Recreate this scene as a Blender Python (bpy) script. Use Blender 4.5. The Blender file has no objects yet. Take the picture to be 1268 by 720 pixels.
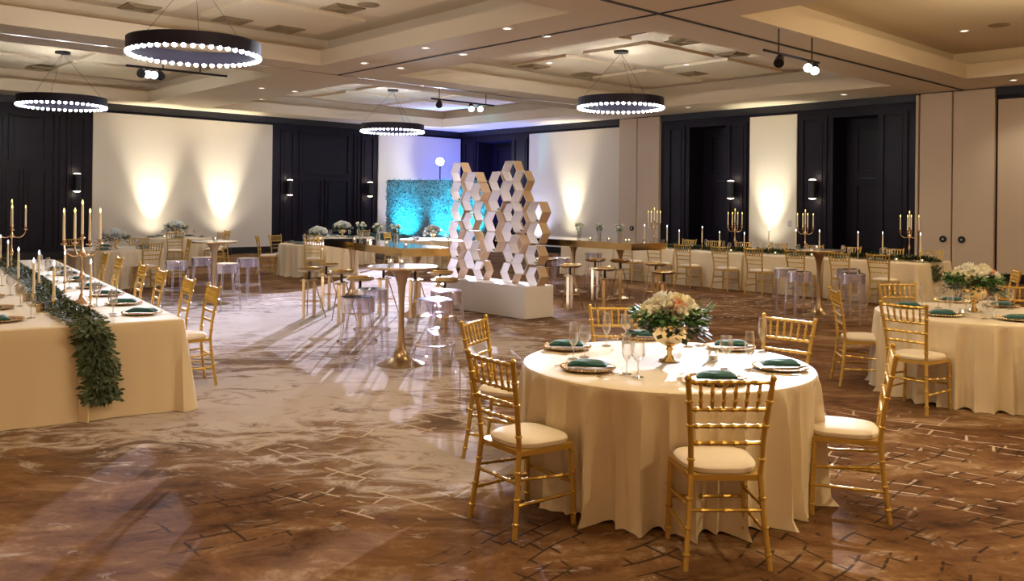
import bpy, bmesh, math, random
from mathutils import Vector, Matrix
random.seed(7)
PI = math.pi
S = bpy.context.scene
COL = S.collection
# ---------------------------------------------------------------- camera geometry (1268x720 frame)
F, CX, HY, CAMH, ROLL = 1082.0, 634.0, 253.6, 1.75, math.radians(0.6)
cr, sr = math.cos(ROLL), math.sin(ROLL)
def ray(px, py):
    dx, dy = px-CX, py-HY
    return (cr*dx+sr*dy)/F, (-sr*dx+cr*dy)/F
def G(px, py, z=0.0):
    x, y = ray(px, py); Y = (CAMH-z)/y
    return Vector((x*Y, Y, z))
def V(px, py, Y):
    x, y = ray(px, py)
    return Vector((x*Y, Y, CAMH-y*Y))
cd = bpy.data.cameras.new('camera'); cam = bpy.data.objects.new('camera', cd); COL.objects.link(cam)
cam.matrix_world = Matrix.Translation((0, 0, CAMH)) @ Matrix.Rotation(PI/2, 4, 'X') @ Matrix.Rotation(ROLL, 4, 'Z')
cd.sensor_width = 36; cd.lens = 36*F/1268; cd.shift_y = -(360-HY)/1268; cd.clip_end = 200; cd.clip_start = .05
S.camera = cam
S.view_settings.view_transform = 'Standard'; S.view_settings.look = 'None'
S.view_settings.gamma = 1; S.view_settings.use_curve_mapping = False; S.view_settings.exposure = 0.12
S.cycles.max_bounces = 10; S.cycles.diffuse_bounces = 5; S.cycles.transparent_max_bounces = 24
S.cycles.use_denoising = True; S.cycles.sample_clamp_indirect = 6; S.cycles.caustics_reflective = False; S.cycles.caustics_refractive = False
# ---------------------------------------------------------------- materials
def lin(r, g, b):
    f = lambda c: c/12.92 if c <= .04045 else ((c+.055)/1.055)**2.4
    return (f(r/255), f(g/255), f(b/255), 1)
MATS = {}
def mat(name, color, rough=.5, metal=0, emis=None, es=0, bump=0, bscale=60, var=0, vscale=4, sheen=0, spec=.5, trans=0, coat=0):
    m = bpy.data.materials.new(name); m.use_nodes = True; nt = m.node_tree; p = nt.nodes['Principled BSDF']
    if len(color) == 3: color = (*color, 1)
    p.inputs['Base Color'].default_value = color; p.inputs['Roughness'].default_value = rough
    p.inputs['Metallic'].default_value = metal; p.inputs['Specular IOR Level'].default_value = spec
    if coat: p.inputs['Coat Weight'].default_value = coat
    if sheen: p.inputs['Sheen Weight'].default_value = sheen
    if trans: p.inputs['Transmission Weight'].default_value = trans
    if emis: p.inputs['Emission Color'].default_value = (*emis, 1); p.inputs['Emission Strength'].default_value = es
    if bump or var:
        tc = nt.nodes.new('ShaderNodeTexCoord')
    if bump:
        n = nt.nodes.new('ShaderNodeTexNoise'); n.inputs['Scale'].default_value = bscale; n.inputs['Detail'].default_value = 4
        b = nt.nodes.new('ShaderNodeBump'); b.inputs['Strength'].default_value = bump; b.inputs['Distance'].default_value = .01
        nt.links.new(tc.outputs['Object'], n.inputs['Vector']); nt.links.new(n.outputs['Fac'], b.inputs['Height']); nt.links.new(b.outputs['Normal'], p.inputs['Normal'])
    if var:
        n = nt.nodes.new('ShaderNodeTexNoise'); n.inputs['Scale'].default_value = vscale; n.inputs['Detail'].default_value = 3
        r = nt.nodes.new('ShaderNodeValToRGB'); c = color
        r.color_ramp.elements[0].position = .3; r.color_ramp.elements[1].position = .7
        r.color_ramp.elements[0].color = (c[0]*(1-var), c[1]*(1-var), c[2]*(1-var), 1); r.color_ramp.elements[1].color = (min(1, c[0]*(1+var)), min(1, c[1]*(1+var)), min(1, c[2]*(1+var)), 1)
        nt.links.new(tc.outputs['Object'], n.inputs['Vector']); nt.links.new(n.outputs['Fac'], r.inputs['Fac']); nt.links.new(r.outputs['Color'], p.inputs['Base Color'])
    MATS[name] = m; return m
def clear(name, tint, alpha, edge, blend=.35):
    m = bpy.data.materials.new(name); m.use_nodes = True; nt = m.node_tree; nt.nodes.clear()
    o = nt.nodes.new('ShaderNodeOutputMaterial'); t = nt.nodes.new('ShaderNodeBsdfTransparent'); t.inputs['Color'].default_value = (*tint, 1)
    g = nt.nodes.new('ShaderNodeBsdfGlossy'); g.inputs['Roughness'].default_value = .06; g.inputs['Color'].default_value = (1, 1, 1, 1)
    d = nt.nodes.new('ShaderNodeBsdfDiffuse'); d.inputs['Color'].default_value = edge
    lw = nt.nodes.new('ShaderNodeLayerWeight'); lw.inputs['Blend'].default_value = blend
    m1 = nt.nodes.new('ShaderNodeMixShader'); m1.inputs['Fac'].default_value = alpha
    m2 = nt.nodes.new('ShaderNodeMixShader')
    nt.links.new(t.outputs[0], m1.inputs[1]); nt.links.new(d.outputs[0], m1.inputs[2])
    nt.links.new(lw.outputs['Facing'], m2.inputs['Fac']); nt.links.new(m1.outputs[0], m2.inputs[1]); nt.links.new(g.outputs[0], m2.inputs[2])
    nt.links.new(m2.outputs[0], o.inputs['Surface']); MATS[name] = m; return m
M = MATS
mat('gold_chair', lin(204, 168, 84), .34, .6, bump=.15, bscale=90)
mat('cushion', lin(238, 226, 208), .8, bump=.1, bscale=200)
mat('ivory_cloth', lin(224, 208, 178), .5, bump=.06, bscale=260, sheen=.3)
mat('gold_mirror', (.88, .68, .38), .07, 1)
mat('gold', (.92, .74, .42), .2, 1)
mat('dark_gold', (.48, .36, .19), .22, 1)
mat('rose_gold', (.85, .62, .40), .22, 1)
mat('bronze', (.50, .37, .22), .28, 1)
mat('charger_gold', lin(176, 132, 72), .35, .55)
mat('teal', lin(0, 84, 86), .75, bump=.1, bscale=150, sheen=.4)
mat('white_paper', lin(240, 240, 240), .7)
mat('wax', lin(240, 228, 196), .5)
mat('flame_warm', (1, .8, .2), .5, emis=(1, .83, .18), es=3.0)
mat('flame_cool', (1, 1, 1), .5, emis=(.75, .8, 1), es=6)
mat('bulb', (1, 1, 1), .5, emis=(.82, .86, 1), es=26)
mat('lamp_white', (1, 1, 1), .5, emis=(.8, .88, 1), es=25)
mat('sconce_glow', (1, 1, 1), .5, emis=(1, .85, .62), es=5)
mat('downlight_glow', (1, 1, 1), .5, emis=(1, .9, .75), es=3)
mat('votive_glow', (1, 1, 1), .5, emis=(1, .75, .4), es=5)
mat('black_metal', (.012, .012, .016), .35, .3)
mat('ring_band', (.018, .014, .03), .45, .4)
mat('white_lacquer', lin(236, 236, 240), .3)
mat('hex_white', lin(234, 232, 236), .4)
mat('hex_tan', lin(198, 174, 150), .6)  # tan tone of the outer cell faces
mat('ceiling', lin(222, 206, 178), .9, bump=.05, bscale=40)
mat('ceiling_panel', lin(232, 216, 184), .9)
mat('vent', lin(150, 130, 98), .6)
mat('wood_dark', (.008, .005, .012), .45, 0, bump=.05, bscale=12, spec=.22)
mat('wood_black', (.006, .005, .008), .4)
mat('panel_white', lin(224, 214, 196), .85, bump=.05, bscale=120)
mat('panel_pink', lin(206, 186, 162), .85, bump=.2, bscale=160)
mat('base_black', (.008, .007, .01), .35)
mat('hedge_base', lin(70, 110, 112), .8)
mat('hedge_leaf', lin(140, 176, 190), .6)
mat('velvet', lin(18, 84, 86), .8, sheen=.5)
mat('leaf_dark', lin(52, 66, 26), .5, var=.35, vscale=9)
mat('leaf_mid', lin(66, 108, 48), .5, var=.3, vscale=14)
mat('leaf_gray', lin(84, 104, 84), .6)
mat('stem', lin(70, 110, 50), .6)
mat('rose_white', lin(244, 242, 230), .6)
mat('rose_cream', lin(244, 236, 208), .6)
mat('rose_peach', lin(240, 170, 130), .6)
mat('rose_blue', lin(232, 240, 244), .6)
mat('table_wood', lin(150, 120, 80), .6)
mat('table_glass', lin(150, 148, 150), .2, 0, spec=.5, coat=.2)
mat('silver', (.8, .8, .82), .2, 1)
mat('track', (.75, .75, .78), .25, 1)
mat('slot', (.02, .018, .015), .7)
clear('acrylic', (.93, .92, .97), .13, (.75, .72, .9, 1), .42)
clear('glass', (.95, .95, .95), .08, (.9, .9, .9, 1), .5)
# ---------------------------------------------------------------- mesh builder
class MB:
    def __init__(s): s.v = []; s.f = []
    def add(s, vs, fs):
        n = len(s.v); s.v += [tuple(v) for v in vs]; s.f += [tuple(i+n for i in f) for f in fs]
    def box(s, c, d, rz=0, rx=0):
        R = Matrix.Rotation(rz, 3, 'Z') @ Matrix.Rotation(rx, 3, 'X'); c = Vector(c); P = []
        for z in (-.5, .5):
            for x, y in ((-.5, -.5), (.5, -.5), (.5, .5), (-.5, .5)):
                P.append(c + R @ Vector((x*d[0], y*d[1], z*d[2])))
        s.add(P, [(3, 2, 1, 0), (4, 5, 6, 7), (0, 1, 5, 4), (1, 2, 6, 5), (2, 3, 7, 6), (3, 0, 4, 7)]); return s
    def prism(s, poly, z0, z1):
        n = len(poly)
        s.add([(x, y, z0) for x, y in poly]+[(x, y, z1) for x, y in poly],
              [tuple(range(n-1, -1, -1)), tuple(range(n, 2*n))]+[(i, (i+1) % n, n+(i+1) % n, n+i) for i in range(n)]); return s
    def tube(s, pts, rad, seg=8, cap=True):
        pts = [Vector(p) for p in pts]; n = len(pts)
        if not isinstance(rad, (list, tuple)): rad = [rad]*n
        V0 = []; up = None
        for i in range(n):
            t = (pts[min(i+1, n-1)]-pts[max(i-1, 0)]).normalized()
            if up is None:
                up = Vector((0, 0, 1)) if abs(t.z) < .9 else Vector((1, 0, 0))
            a = t.cross(up)
            if a.length < 1e-4: a = t.orthogonal()
            a.normalize(); b = a.cross(t).normalized(); up = b
            for k in range(seg):
                q = 2*PI*k/seg; V0.append(pts[i]+(a*math.cos(q)+b*math.sin(q))*rad[i])
        Fc = []
        for i in range(n-1):
            for k in range(seg):
                k2 = (k+1) % seg; Fc.append((i*seg+k, (i+1)*seg+k, (i+1)*seg+k2, i*seg+k2))
        if cap: Fc += [tuple(range(seg)), tuple(range((n-1)*seg+seg-1, (n-1)*seg-1, -1))]
        s.add(V0, Fc); return s
    def lathe(s, prof, seg=20, c=(0, 0, 0)):
        V0 = []; Fc = []; n = len(prof)
        for r, z in prof:
            for k in range(seg):
                q = 2*PI*k/seg; V0.append((c[0]+r*math.cos(q), c[1]+r*math.sin(q), c[2]+z))
        for i in range(n-1):
            for k in range(seg):
                k2 = (k+1) % seg; Fc.append((i*seg+k, i*seg+k2, (i+1)*seg+k2, (i+1)*seg+k))
        if prof[0][0] > 1e-6 and prof[0][0] != prof[-1][0] or prof[0] != prof[-1]:
            Fc.append(tuple(range(seg-1, -1, -1))); Fc.append(tuple(range((n-1)*seg, n*seg)))
        s.add(V0, Fc); return s
    def ball(s, c, r, seg=8, ring=5, sc=(1, 1, 1)):
        pr = [(r*math.sin(PI*i/ring), -r*math.cos(PI*i/ring)) for i in range(ring+1)]
        pr[0] = (r*.02, -r); pr[-1] = (r*.02, r)
        m = MB().lathe(pr, seg); s.add([(c[0]+x*sc[0], c[1]+y*sc[1], c[2]+z*sc[2]) for x, y, z in m.v], m.f); return s
    def leaf(s, p, d, n, L, W):
        p = Vector(p); d = Vector(d).normalized(); sd = d.cross(Vector(n))
        if sd.length < 1e-4: sd = d.orthogonal()
        sd.normalize(); nn = sd.cross(d)
        s.add([p, p+d*L*.5+sd*W*.5-nn*L*.04, p+d*L, p+d*L*.5-sd*W*.5-nn*L*.04, p+d*L*.5+nn*L*.05], [(0, 1, 4), (1, 2, 4), (2, 3, 4), (3, 0, 4)]); return s
    def build(s, name, m, parent=None, smooth=True, loc=None, mi=None):
        me = bpy.data.meshes.new(name); me.from_pydata(s.v, [], s.f); me.update()
        me.materials.append(M[m] if isinstance(m, str) else m)
        if mi is not None:
            me.materials.append(M[mi[0]])
            for i in mi[1]: me.polygons[i].material_index = 1
        if smooth:
            me.polygons.foreach_set('use_smooth', [True]*len(me.polygons))
            try: me.set_sharp_from_angle(angle=math.radians(38))
            except Exception: pass
        o = bpy.data.objects.new(name, me); COL.objects.link(o)
        if parent: o.parent = parent
        if loc: o.location = loc
        return o
LABELS = {}
def tag(o, label, cat, group=None):
    LABELS.setdefault(label, []).append(o.name)
    o['label'] = label; o['category'] = cat
    if group: o['group'] = group
    elif 'group' in o.keys(): del o['group']
    return o
def thing(name, loc=(0, 0, 0), rz=0):
    o = bpy.data.objects.new(name, None); COL.objects.link(o); o.location = loc; o.rotation_euler = (0, 0, rz); o.empty_display_size = .1; return o
def struct(o): o['kind'] = 'structure'; return o
def copy_tree(o, parent=None):
    c = o.copy(); COL.objects.link(c); c.parent = parent
    for ch in list(o.children): copy_tree(ch, c)
    return c
USED = set()
def place(proto, loc, rz, label, cat, group=None, sc=None):
    o = proto if proto.name not in USED else copy_tree(proto)
    USED.add(proto.name); USED.add(o.name)
    o.location = loc; o.rotation_euler = (0, 0, rz)
    if sc: o.scale = (sc, sc, sc)
    return tag(o, label, cat, group)
ORD = ['first', 'second', 'third', 'fourth', 'fifth', 'sixth', 'seventh', 'eighth', 'ninth', 'tenth', 'eleventh', 'twelfth', 'thirteenth', 'fourteenth', 'fifteenth', 'sixteenth']
def light(kind, name, loc, energy, color=(1, 1, 1), size=.05, target=None, angle=60, blend=.5):
    l = bpy.data.lights.new(name, kind); l.energy = energy; l.color = color
    o = bpy.data.objects.new(name, l); COL.objects.link(o); o.location = loc
    if kind in ('POINT', 'SPOT'): l.shadow_soft_size = size
    if kind == 'SPOT': l.spot_size = math.radians(angle); l.spot_blend = blend
    if target is not None: o.rotation_euler = (Vector(target)-Vector(loc)).to_track_quat('-Z', 'Y').to_euler()
    return o
# ---------------------------------------------------------------- room frame: a along the right wall, b along the left wall
TH, D = math.radians(42.73), 36.08
CR = Vector(((570-CX)/F*D, D, 0)); RD = Vector((math.sin(TH), -math.cos(TH), 0)); LD = Vector((-math.cos(TH), -math.sin(TH), 0))
ZC, Z1, Z2 = 4.706, 5.03, 5.36
def RW(a, b, z=0): return CR+RD*a+LD*b+Vector((0, 0, z))
def kwall(px, d, py=235):
    t = ray(px, py)[0]; return (t*CR.y-CR.x)/(d.x-t*d.y)
AL, BL = 33.0, 32.0
def room_box(mb, a0, a1, b0, b1, z0, z1):
    P = [RW(a, b, z) for z in (z0, z1) for a, b in ((a0, b0), (a1, b0), (a1, b1), (a0, b1))]
    mb.add(P, [(0, 1, 2, 3), (7, 6, 5, 4), (4, 5, 1, 0), (5, 6, 2, 1), (6, 7, 3, 2), (7, 4, 0, 3)])
# ================================================================ SETTING
def carpet():
    m = bpy.data.materials.new('carpet'); m.use_nodes = True; nt = m.node_tree; N = nt.nodes; L = nt.links; p = N['Principled BSDF']
    p.inputs['Roughness'].default_value = .95; p.inputs['Specular IOR Level'].default_value = .12
    g = N.new('ShaderNodeNewGeometry')
    def mapping(src, sc=(1, 1, 1), rot=0, loc=(0, 0, 0)):
        a = N.new('ShaderNodeMapping'); a.inputs['Scale'].default_value = sc; a.inputs['Rotation'].default_value = (0, 0, rot); a.inputs['Location'].default_value = loc
        L.new(src, a.inputs['Vector']); return a.outputs[0]
    def noise(src, scale, detail=5, rough=.55, dist=0):
        n = N.new('ShaderNodeTexNoise'); n.inputs['Scale'].default_value = scale; n.inputs['Detail'].default_value = detail; n.inputs['Roughness'].default_value = rough; n.inputs['Distortion'].default_value = dist
        L.new(src, n.inputs['Vector']); return n
    def math_(op, a, b=None, clamp=False):
        n = N.new('ShaderNodeMath'); n.operation = op; n.use_clamp = clamp
        for i, q in enumerate((a, b)):
            if q is None: continue
            if isinstance(q, (int, float)): n.inputs[i].default_value = q
            else: L.new(q, n.inputs[i])
        return n.outputs[0]
    def ramp(src, stops):
        r = N.new('ShaderNodeValToRGB'); e = r.color_ramp.elements
        while len(e) < len(stops): e.new(.5)
        for i, (q, c) in enumerate(stops): e[i].position = q; e[i].color = c if len(c) == 4 else (*c, 1)
        L.new(src, r.inputs['Fac']); return r.outputs['Color']
    def mix(f, a, b):
        n = N.new('ShaderNodeMix'); n.data_type = 'RGBA'
        if isinstance(f, float): n.inputs['Factor'].default_value = f
        else: L.new(f, n.inputs['Factor'])
        for k, q in ((6, a), (7, b)):
            if isinstance(q, tuple): n.inputs[k].default_value = q
            else: L.new(q, n.inputs[k])
        return n.outputs[2]
    W = g.outputs['Position']
    # brush-like streaks (design of the carpet) stretched along one direction
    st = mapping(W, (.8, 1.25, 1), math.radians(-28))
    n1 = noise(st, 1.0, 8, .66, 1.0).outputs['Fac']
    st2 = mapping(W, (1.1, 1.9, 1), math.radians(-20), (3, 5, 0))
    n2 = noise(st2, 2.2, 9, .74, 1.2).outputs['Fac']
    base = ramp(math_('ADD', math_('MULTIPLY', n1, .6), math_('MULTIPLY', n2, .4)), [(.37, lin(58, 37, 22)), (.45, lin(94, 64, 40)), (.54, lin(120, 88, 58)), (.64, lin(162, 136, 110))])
    # pale patches of the design, with the stage-lit floor's paleness painted in
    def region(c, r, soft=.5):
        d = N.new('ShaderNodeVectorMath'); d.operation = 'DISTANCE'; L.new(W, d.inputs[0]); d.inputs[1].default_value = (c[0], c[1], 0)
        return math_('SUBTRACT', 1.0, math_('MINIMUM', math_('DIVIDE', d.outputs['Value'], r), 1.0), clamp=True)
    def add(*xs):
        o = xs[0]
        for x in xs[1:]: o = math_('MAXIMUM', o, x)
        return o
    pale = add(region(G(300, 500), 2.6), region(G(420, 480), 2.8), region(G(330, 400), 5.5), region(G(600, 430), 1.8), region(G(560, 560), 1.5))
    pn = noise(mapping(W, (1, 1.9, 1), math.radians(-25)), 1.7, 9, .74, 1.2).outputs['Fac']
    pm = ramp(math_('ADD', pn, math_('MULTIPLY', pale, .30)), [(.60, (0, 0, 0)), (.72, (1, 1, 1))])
    base = mix(math_('MULTIPLY', pale, .55), base, lin(150, 132, 122))  # base painted paler where the stage light falls
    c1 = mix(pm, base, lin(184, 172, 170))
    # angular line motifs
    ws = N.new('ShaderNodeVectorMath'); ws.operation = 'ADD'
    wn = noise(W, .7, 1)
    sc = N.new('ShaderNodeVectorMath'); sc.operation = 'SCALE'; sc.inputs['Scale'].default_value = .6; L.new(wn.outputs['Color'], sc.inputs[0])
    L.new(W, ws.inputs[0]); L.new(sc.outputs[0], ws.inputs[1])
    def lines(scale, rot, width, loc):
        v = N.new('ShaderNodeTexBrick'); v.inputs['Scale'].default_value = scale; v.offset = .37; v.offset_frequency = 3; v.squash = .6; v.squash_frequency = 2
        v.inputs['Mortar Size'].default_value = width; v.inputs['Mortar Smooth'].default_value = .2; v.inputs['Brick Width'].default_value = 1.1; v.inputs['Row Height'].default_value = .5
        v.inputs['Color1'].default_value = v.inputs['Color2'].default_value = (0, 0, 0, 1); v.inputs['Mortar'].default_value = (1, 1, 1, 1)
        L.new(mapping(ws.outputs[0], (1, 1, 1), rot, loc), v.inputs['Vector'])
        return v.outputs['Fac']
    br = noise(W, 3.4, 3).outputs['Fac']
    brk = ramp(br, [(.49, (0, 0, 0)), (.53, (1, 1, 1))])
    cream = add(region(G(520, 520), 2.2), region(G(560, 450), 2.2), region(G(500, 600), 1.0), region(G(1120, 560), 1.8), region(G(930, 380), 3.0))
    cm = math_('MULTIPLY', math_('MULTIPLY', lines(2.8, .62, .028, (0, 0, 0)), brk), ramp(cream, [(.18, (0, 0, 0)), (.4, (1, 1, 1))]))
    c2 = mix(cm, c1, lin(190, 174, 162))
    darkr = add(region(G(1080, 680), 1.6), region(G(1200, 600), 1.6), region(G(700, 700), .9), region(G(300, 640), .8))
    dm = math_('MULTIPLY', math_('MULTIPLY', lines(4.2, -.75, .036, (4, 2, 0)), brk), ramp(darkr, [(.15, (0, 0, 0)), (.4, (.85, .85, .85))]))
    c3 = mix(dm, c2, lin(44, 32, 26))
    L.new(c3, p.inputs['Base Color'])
    pile = noise(W, 220, 2).outputs['Fac']; b = N.new('ShaderNodeBump'); b.inputs['Strength'].default_value = .35; b.inputs['Distance'].default_value = .006
    L.new(pile, b.inputs['Height']); L.new(b.outputs['Normal'], p.inputs['Normal'])
    return m
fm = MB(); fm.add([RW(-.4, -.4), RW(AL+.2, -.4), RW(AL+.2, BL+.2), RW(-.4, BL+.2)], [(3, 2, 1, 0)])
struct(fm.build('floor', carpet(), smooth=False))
# ---- ceiling with coffers
A = [0, 1.3, 9.5, 11.3, 18.7, 20.4, 28.2, 30, AL]; B = [0, 2.0, 11.2, 13.2, 22.4, 24.4, BL]
c_in_a = [(1.3, 9.5), (11.3, 18.7), (20.4, 28.2)]; c_in_b = [(2.0, 11.2), (13.2, 22.4)]
cm = MB()
for i in range(len(A)-1):
    for j in range(len(B)-1):
        if (A[i], A[i+1]) in c_in_a and (B[j], B[j+1]) in c_in_b: continue
        cm.add([RW(A[i], B[j], ZC), RW(A[i+1], B[j], ZC), RW(A[i+1], B[j+1], ZC), RW(A[i], B[j+1], ZC)], [(0, 1, 2, 3)])
SB = .45
def ring(a0, a1, b0, b1, z0, a0b, a1b, b0b, b1b, z1):
    P = [RW(a0, b0, z0), RW(a1, b0, z0), RW(a1, b1, z0), RW(a0, b1, z0), RW(a0b, b0b, z1), RW(a1b, b0b, z1), RW(a1b, b1b, z1), RW(a0b, b1b, z1)]
    cm.add(P, [(0, 1, 5, 4), (1, 2, 6, 5), (2, 3, 7, 6), (3, 0, 4, 7)])
for a0, a1 in c_in_a:
    for b0, b1 in c_in_b:
        ring(a0, a1, b0, b1, ZC, a0, a1, b0, b1, Z1)
        ring(a0, a1, b0, b1, Z1, a0-SB, a1+SB, b0-SB, b1+SB, Z1)
        ring(a0-SB, a1+SB, b0-SB, b1+SB, Z1, a0-SB, a1+SB, b0-SB, b1+SB, Z2)
        cm.add([RW(a0-SB, b0-SB, Z2), RW(a1+SB, b0-SB, Z2), RW(a1+SB, b1+SB, Z2), RW(a0-SB, b1+SB, Z2)], [(0, 1, 2, 3)])
struct(cm.build('ceiling', 'ceiling', smooth=False))
tn = [0]
def trim(mb, m):
    tn[0] += 1; return struct(mb.build('trim_%d' % tn[0], m, smooth=False))
# acoustic panels in coffers
for ci, (a0, a1) in enumerate(c_in_a):
    for cj, (b0, b1) in enumerate(c_in_b):
        if ci == 2: continue
        pm_ = MB(); na, nb = 3, 3; wa = (a1-a0)/na; wb = (b1-b0)/nb
        for i in range(na):
            for j in range(nb):
                room_box(pm_, a0+i*wa+.28, a0+(i+1)*wa-.28, b0+j*wb+.28, b0+(j+1)*wb-.28, Z2-.07, Z2-.001)
        trim(pm_, 'ceiling_panel')
# partition tracks
for pts, m, w in (((19.62, 0, 19.62, 24), 'slot', .035), ((10.4, 0, 10.4, 24), 'track', .03), ((10.4, 12.2, 30, 12.2), 'slot', .03)):
    t = MB()
    if pts[0] == pts[2]: room_box(t, pts[0]-w, pts[0]+w, pts[1]+.05, pts[3], ZC-.012, ZC-.001)
    else: room_box(t, pts[0], pts[2], pts[1]-w, pts[1]+w, ZC-.012, ZC-.001)
    trim(t, m)
# ---- walls
def wall_quad(name, p0, p1, m='wood_dark'):
    w = MB(); w.add([p0, p1, p1+Vector((0, 0, ZC+.9)), p0+Vector((0, 0, ZC+.9))], [(0, 1, 2, 3)]); return struct(w.build(name, m, smooth=False))
wall_quad('wall_left', RW(0, -.5), RW(0, BL)); wall_quad('wall_front', RW(AL, BL), RW(AL, -.5), 'panel_pink'); wall_quad('wall_camera_side', RW(0, BL), RW(AL, BL), 'panel_pink')
# right wall broken by door recesses
def wr(px): return kwall(px, RD)
def wl(px): return kwall(px, LD)
rec = [(wr(592), wr(633)), (wr(853), wr(898)), (wr(1031), wr(1086))]
RDEP = .75; w = MB(); cur = -.5
def vq(p, q, z0=0, z1=ZC+.9): w.add([p+Vector((0, 0, z0)), q+Vector((0, 0, z0)), q+Vector((0, 0, z1)), p+Vector((0, 0, z1))], [(0, 1, 2, 3)])
ZR = 4.25
for r0, r1 in rec:
    vq(RW(cur, 0), RW(r0, 0)); vq(RW(r0, 0), RW(r0, -RDEP), 0, ZR); vq(RW(r0, -RDEP), RW(r1, -RDEP), 0, ZR); vq(RW(r1, -RDEP), RW(r1, 0), 0, ZR); vq(RW(r0, 0), RW(r1, 0), ZR)
    w.add([RW(r0, 0, ZR), RW(r1, 0, ZR), RW(r1, -RDEP, ZR), RW(r0, -RDEP, ZR)], [(0, 1, 2, 3)]); cur = r1
vq(RW(cur, 0), RW(AL, 0))
struct(w.build('wall_right', 'wood_dark', smooth=False))
def wbox(mb, side, k0, k1, z0, z1, d0, d1):   # box on a wall: from depth d0 to d1 in front of it
    if side == 'R': room_box(mb, k0, k1, d0, d1, z0, z1)
    else: room_box(mb, d0, d1, k0, k1, z0, z1)
BB = .22
def white_panel(side, k0, k1, m='panel_white', z1=ZC-.28, d=.05):
    if k0 > k1: k0, k1 = k1, k0
    mb = MB(); wbox(mb, side, k0, k1, BB, z1, .002, d); return trim(mb, m)
white_panel('L', wl(336), wl(114)); white_panel('L', wl(467.5), .06)
white_panel('R', wr(656), wr(767.5)); white_panel('R', wr(929), wr(987)); white_panel('R', wr(1236), AL-.3, 'panel_pink', z1=ZC-.3)
# movable partition leaves (doors)
dn = [0]
def door_leaf(k0, k1, knob=None, z1=ZC-.03, d=.12):
    mb = MB(); wbox(mb, 'R', k0+.02, k1-.02, .03, z1, .003, d); dn[0] += 1
    o = struct(mb.build('door_%d' % dn[0], 'panel_pink', smooth=False))
    if knob:
        q = MB(); c = RW(knob, d+.012, 1.0); q.tube([c-LD*.01, c+LD*.02], .085, 16); q.build('pull_ring', 'black_metal', o)
        q = MB(); q.tube([c+LD*.018, c+LD*.03], .03, 12); q.build('pull_pin', 'silver', o)
def knobk(px): return wr(px)
door_leaf(wr(768.5), wr(791), wr(786)); door_leaf(wr(791), wr(819))
door_leaf(wr(1140), wr(1181), wr(1171)); door_leaf(wr(1181), wr(1234), wr(1194))
e = MB(); wbox(e, 'R', wr(1136), wr(1139), .03, ZC-.05, .003, .14); trim(e, 'panel_pink')
# black baseboards
for side, k0, k1, nm in (('L', 0, BL-.1, 'baseboard_left'), ('R', .05, wr(592)-.05, 'baseboard_right'), ('R', wr(633)+.05, wr(768), 'baseboard_right'), ('R', wr(898)+.1, wr(1031)-.1, 'baseboard_right')):
    mb = MB(); wbox(mb, side, k0, k1, 0, BB, .003, .075); struct(mb.build(nm, 'base_black', smooth=False))
# cornice band
mb = MB(); wbox(mb, 'L', .02, BL, ZC-.2, ZC-.002, .003, .10); struct(mb.build('trim_cornice_left', 'wood_black', smooth=False))
mb = MB(); wbox(mb, 'R', .02, wr(768), ZC-.2, ZC-.002, .003, .10); wbox(mb, 'R', wr(820), wr(1136), ZC-.2, ZC-.002, .003, .10); wbox(mb, 'R', wr(1235), AL, ZC-.2, ZC-.002, .003, .10)
struct(mb.build('trim_cornice_right', 'wood_black', smooth=False))
# raised frame mouldings on the dark panelling
def frame(mb, side, k0, k1, z0, z1, base=.0, t=.07, p=.045):
    if k0 > k1: k0, k1 = k1, k0
    wbox(mb, side, k0, k0+t, z0, z1, base+.001, base+p); wbox(mb, side, k1-t, k1, z0, z1, base+.001, base+p)
    wbox(mb, side, k0+t, k1-t, z0, z0+t, base+.001, base+p); wbox(mb, side, k0+t, k1-t, z1-t, z1, base+.001, base+p)
    wbox(mb, side, k0+t*2, k1-t*2, z0+t*2, z1-t*2, base+.001, base+p*.4)
mb = MB()
for x0, x1, z0, z1 in ((370, 432, 2.75, 4.3), (370, 399, .35, 2.6), (402, 432, .35, 2.6), (347, 364, .35, 4.3), (447, 463, .35, 4.3), (438, 444, .35, 4.3),
                       (10, 57, 2.85, 4.2), (0, 27, .35, 2.65), (29, 58, .35, 2.65), (82, 106, .35, 4.3), (66, 76, .35, 4.3), (-60, 6, 2.85, 4.2), (-60, -4, .35, 2.65)):
    frame(mb, 'L', wl(x1), wl(x0), z0, z1)
trim(mb, 'wood_dark')
mb = MB()
for x0, x1, z0, z1 in ((575, 589, .35, 4.3), (636, 653, .35, 4.3), (828, 848, .35, 4.3), (902, 925, .35, 4.3), (992, 1024, .35, 4.3), (1091, 1124, .35, 4.3)):
    frame(mb, 'R', wr(x0), wr(x1), z0, z1)
trim(mb, 'wood_dark')
# doors in the recesses
for (r0, r1) in rec:
    mb = MB(); frame(mb, 'R', r0+.3, r1-.08, 2.75, 4.05, -RDEP); frame(mb, 'R', r0+.3, r1-.08, .25, 2.45, -RDEP)
    dn[0] += 1; o = struct(mb.build('door_%d' % dn[0], 'wood_dark', smooth=False))
    q = MB(); wbox(q, 'R', r0+.5, r1-.2, 2.56, 2.6, -RDEP+.01, -RDEP+.07); q.build('door_closer', 'black_metal', o, smooth=False)
# switch plate on the narrow white panel
mb = MB(); wbox(mb, 'R', wr(977.5), wr(981.5), 1.2, 1.36, .05, .065); sp = mb.build('switch_plate', 'silver', smooth=False)
tag(sp, 'small metal switch plate on the narrow white wall panel', 'switch')
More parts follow.
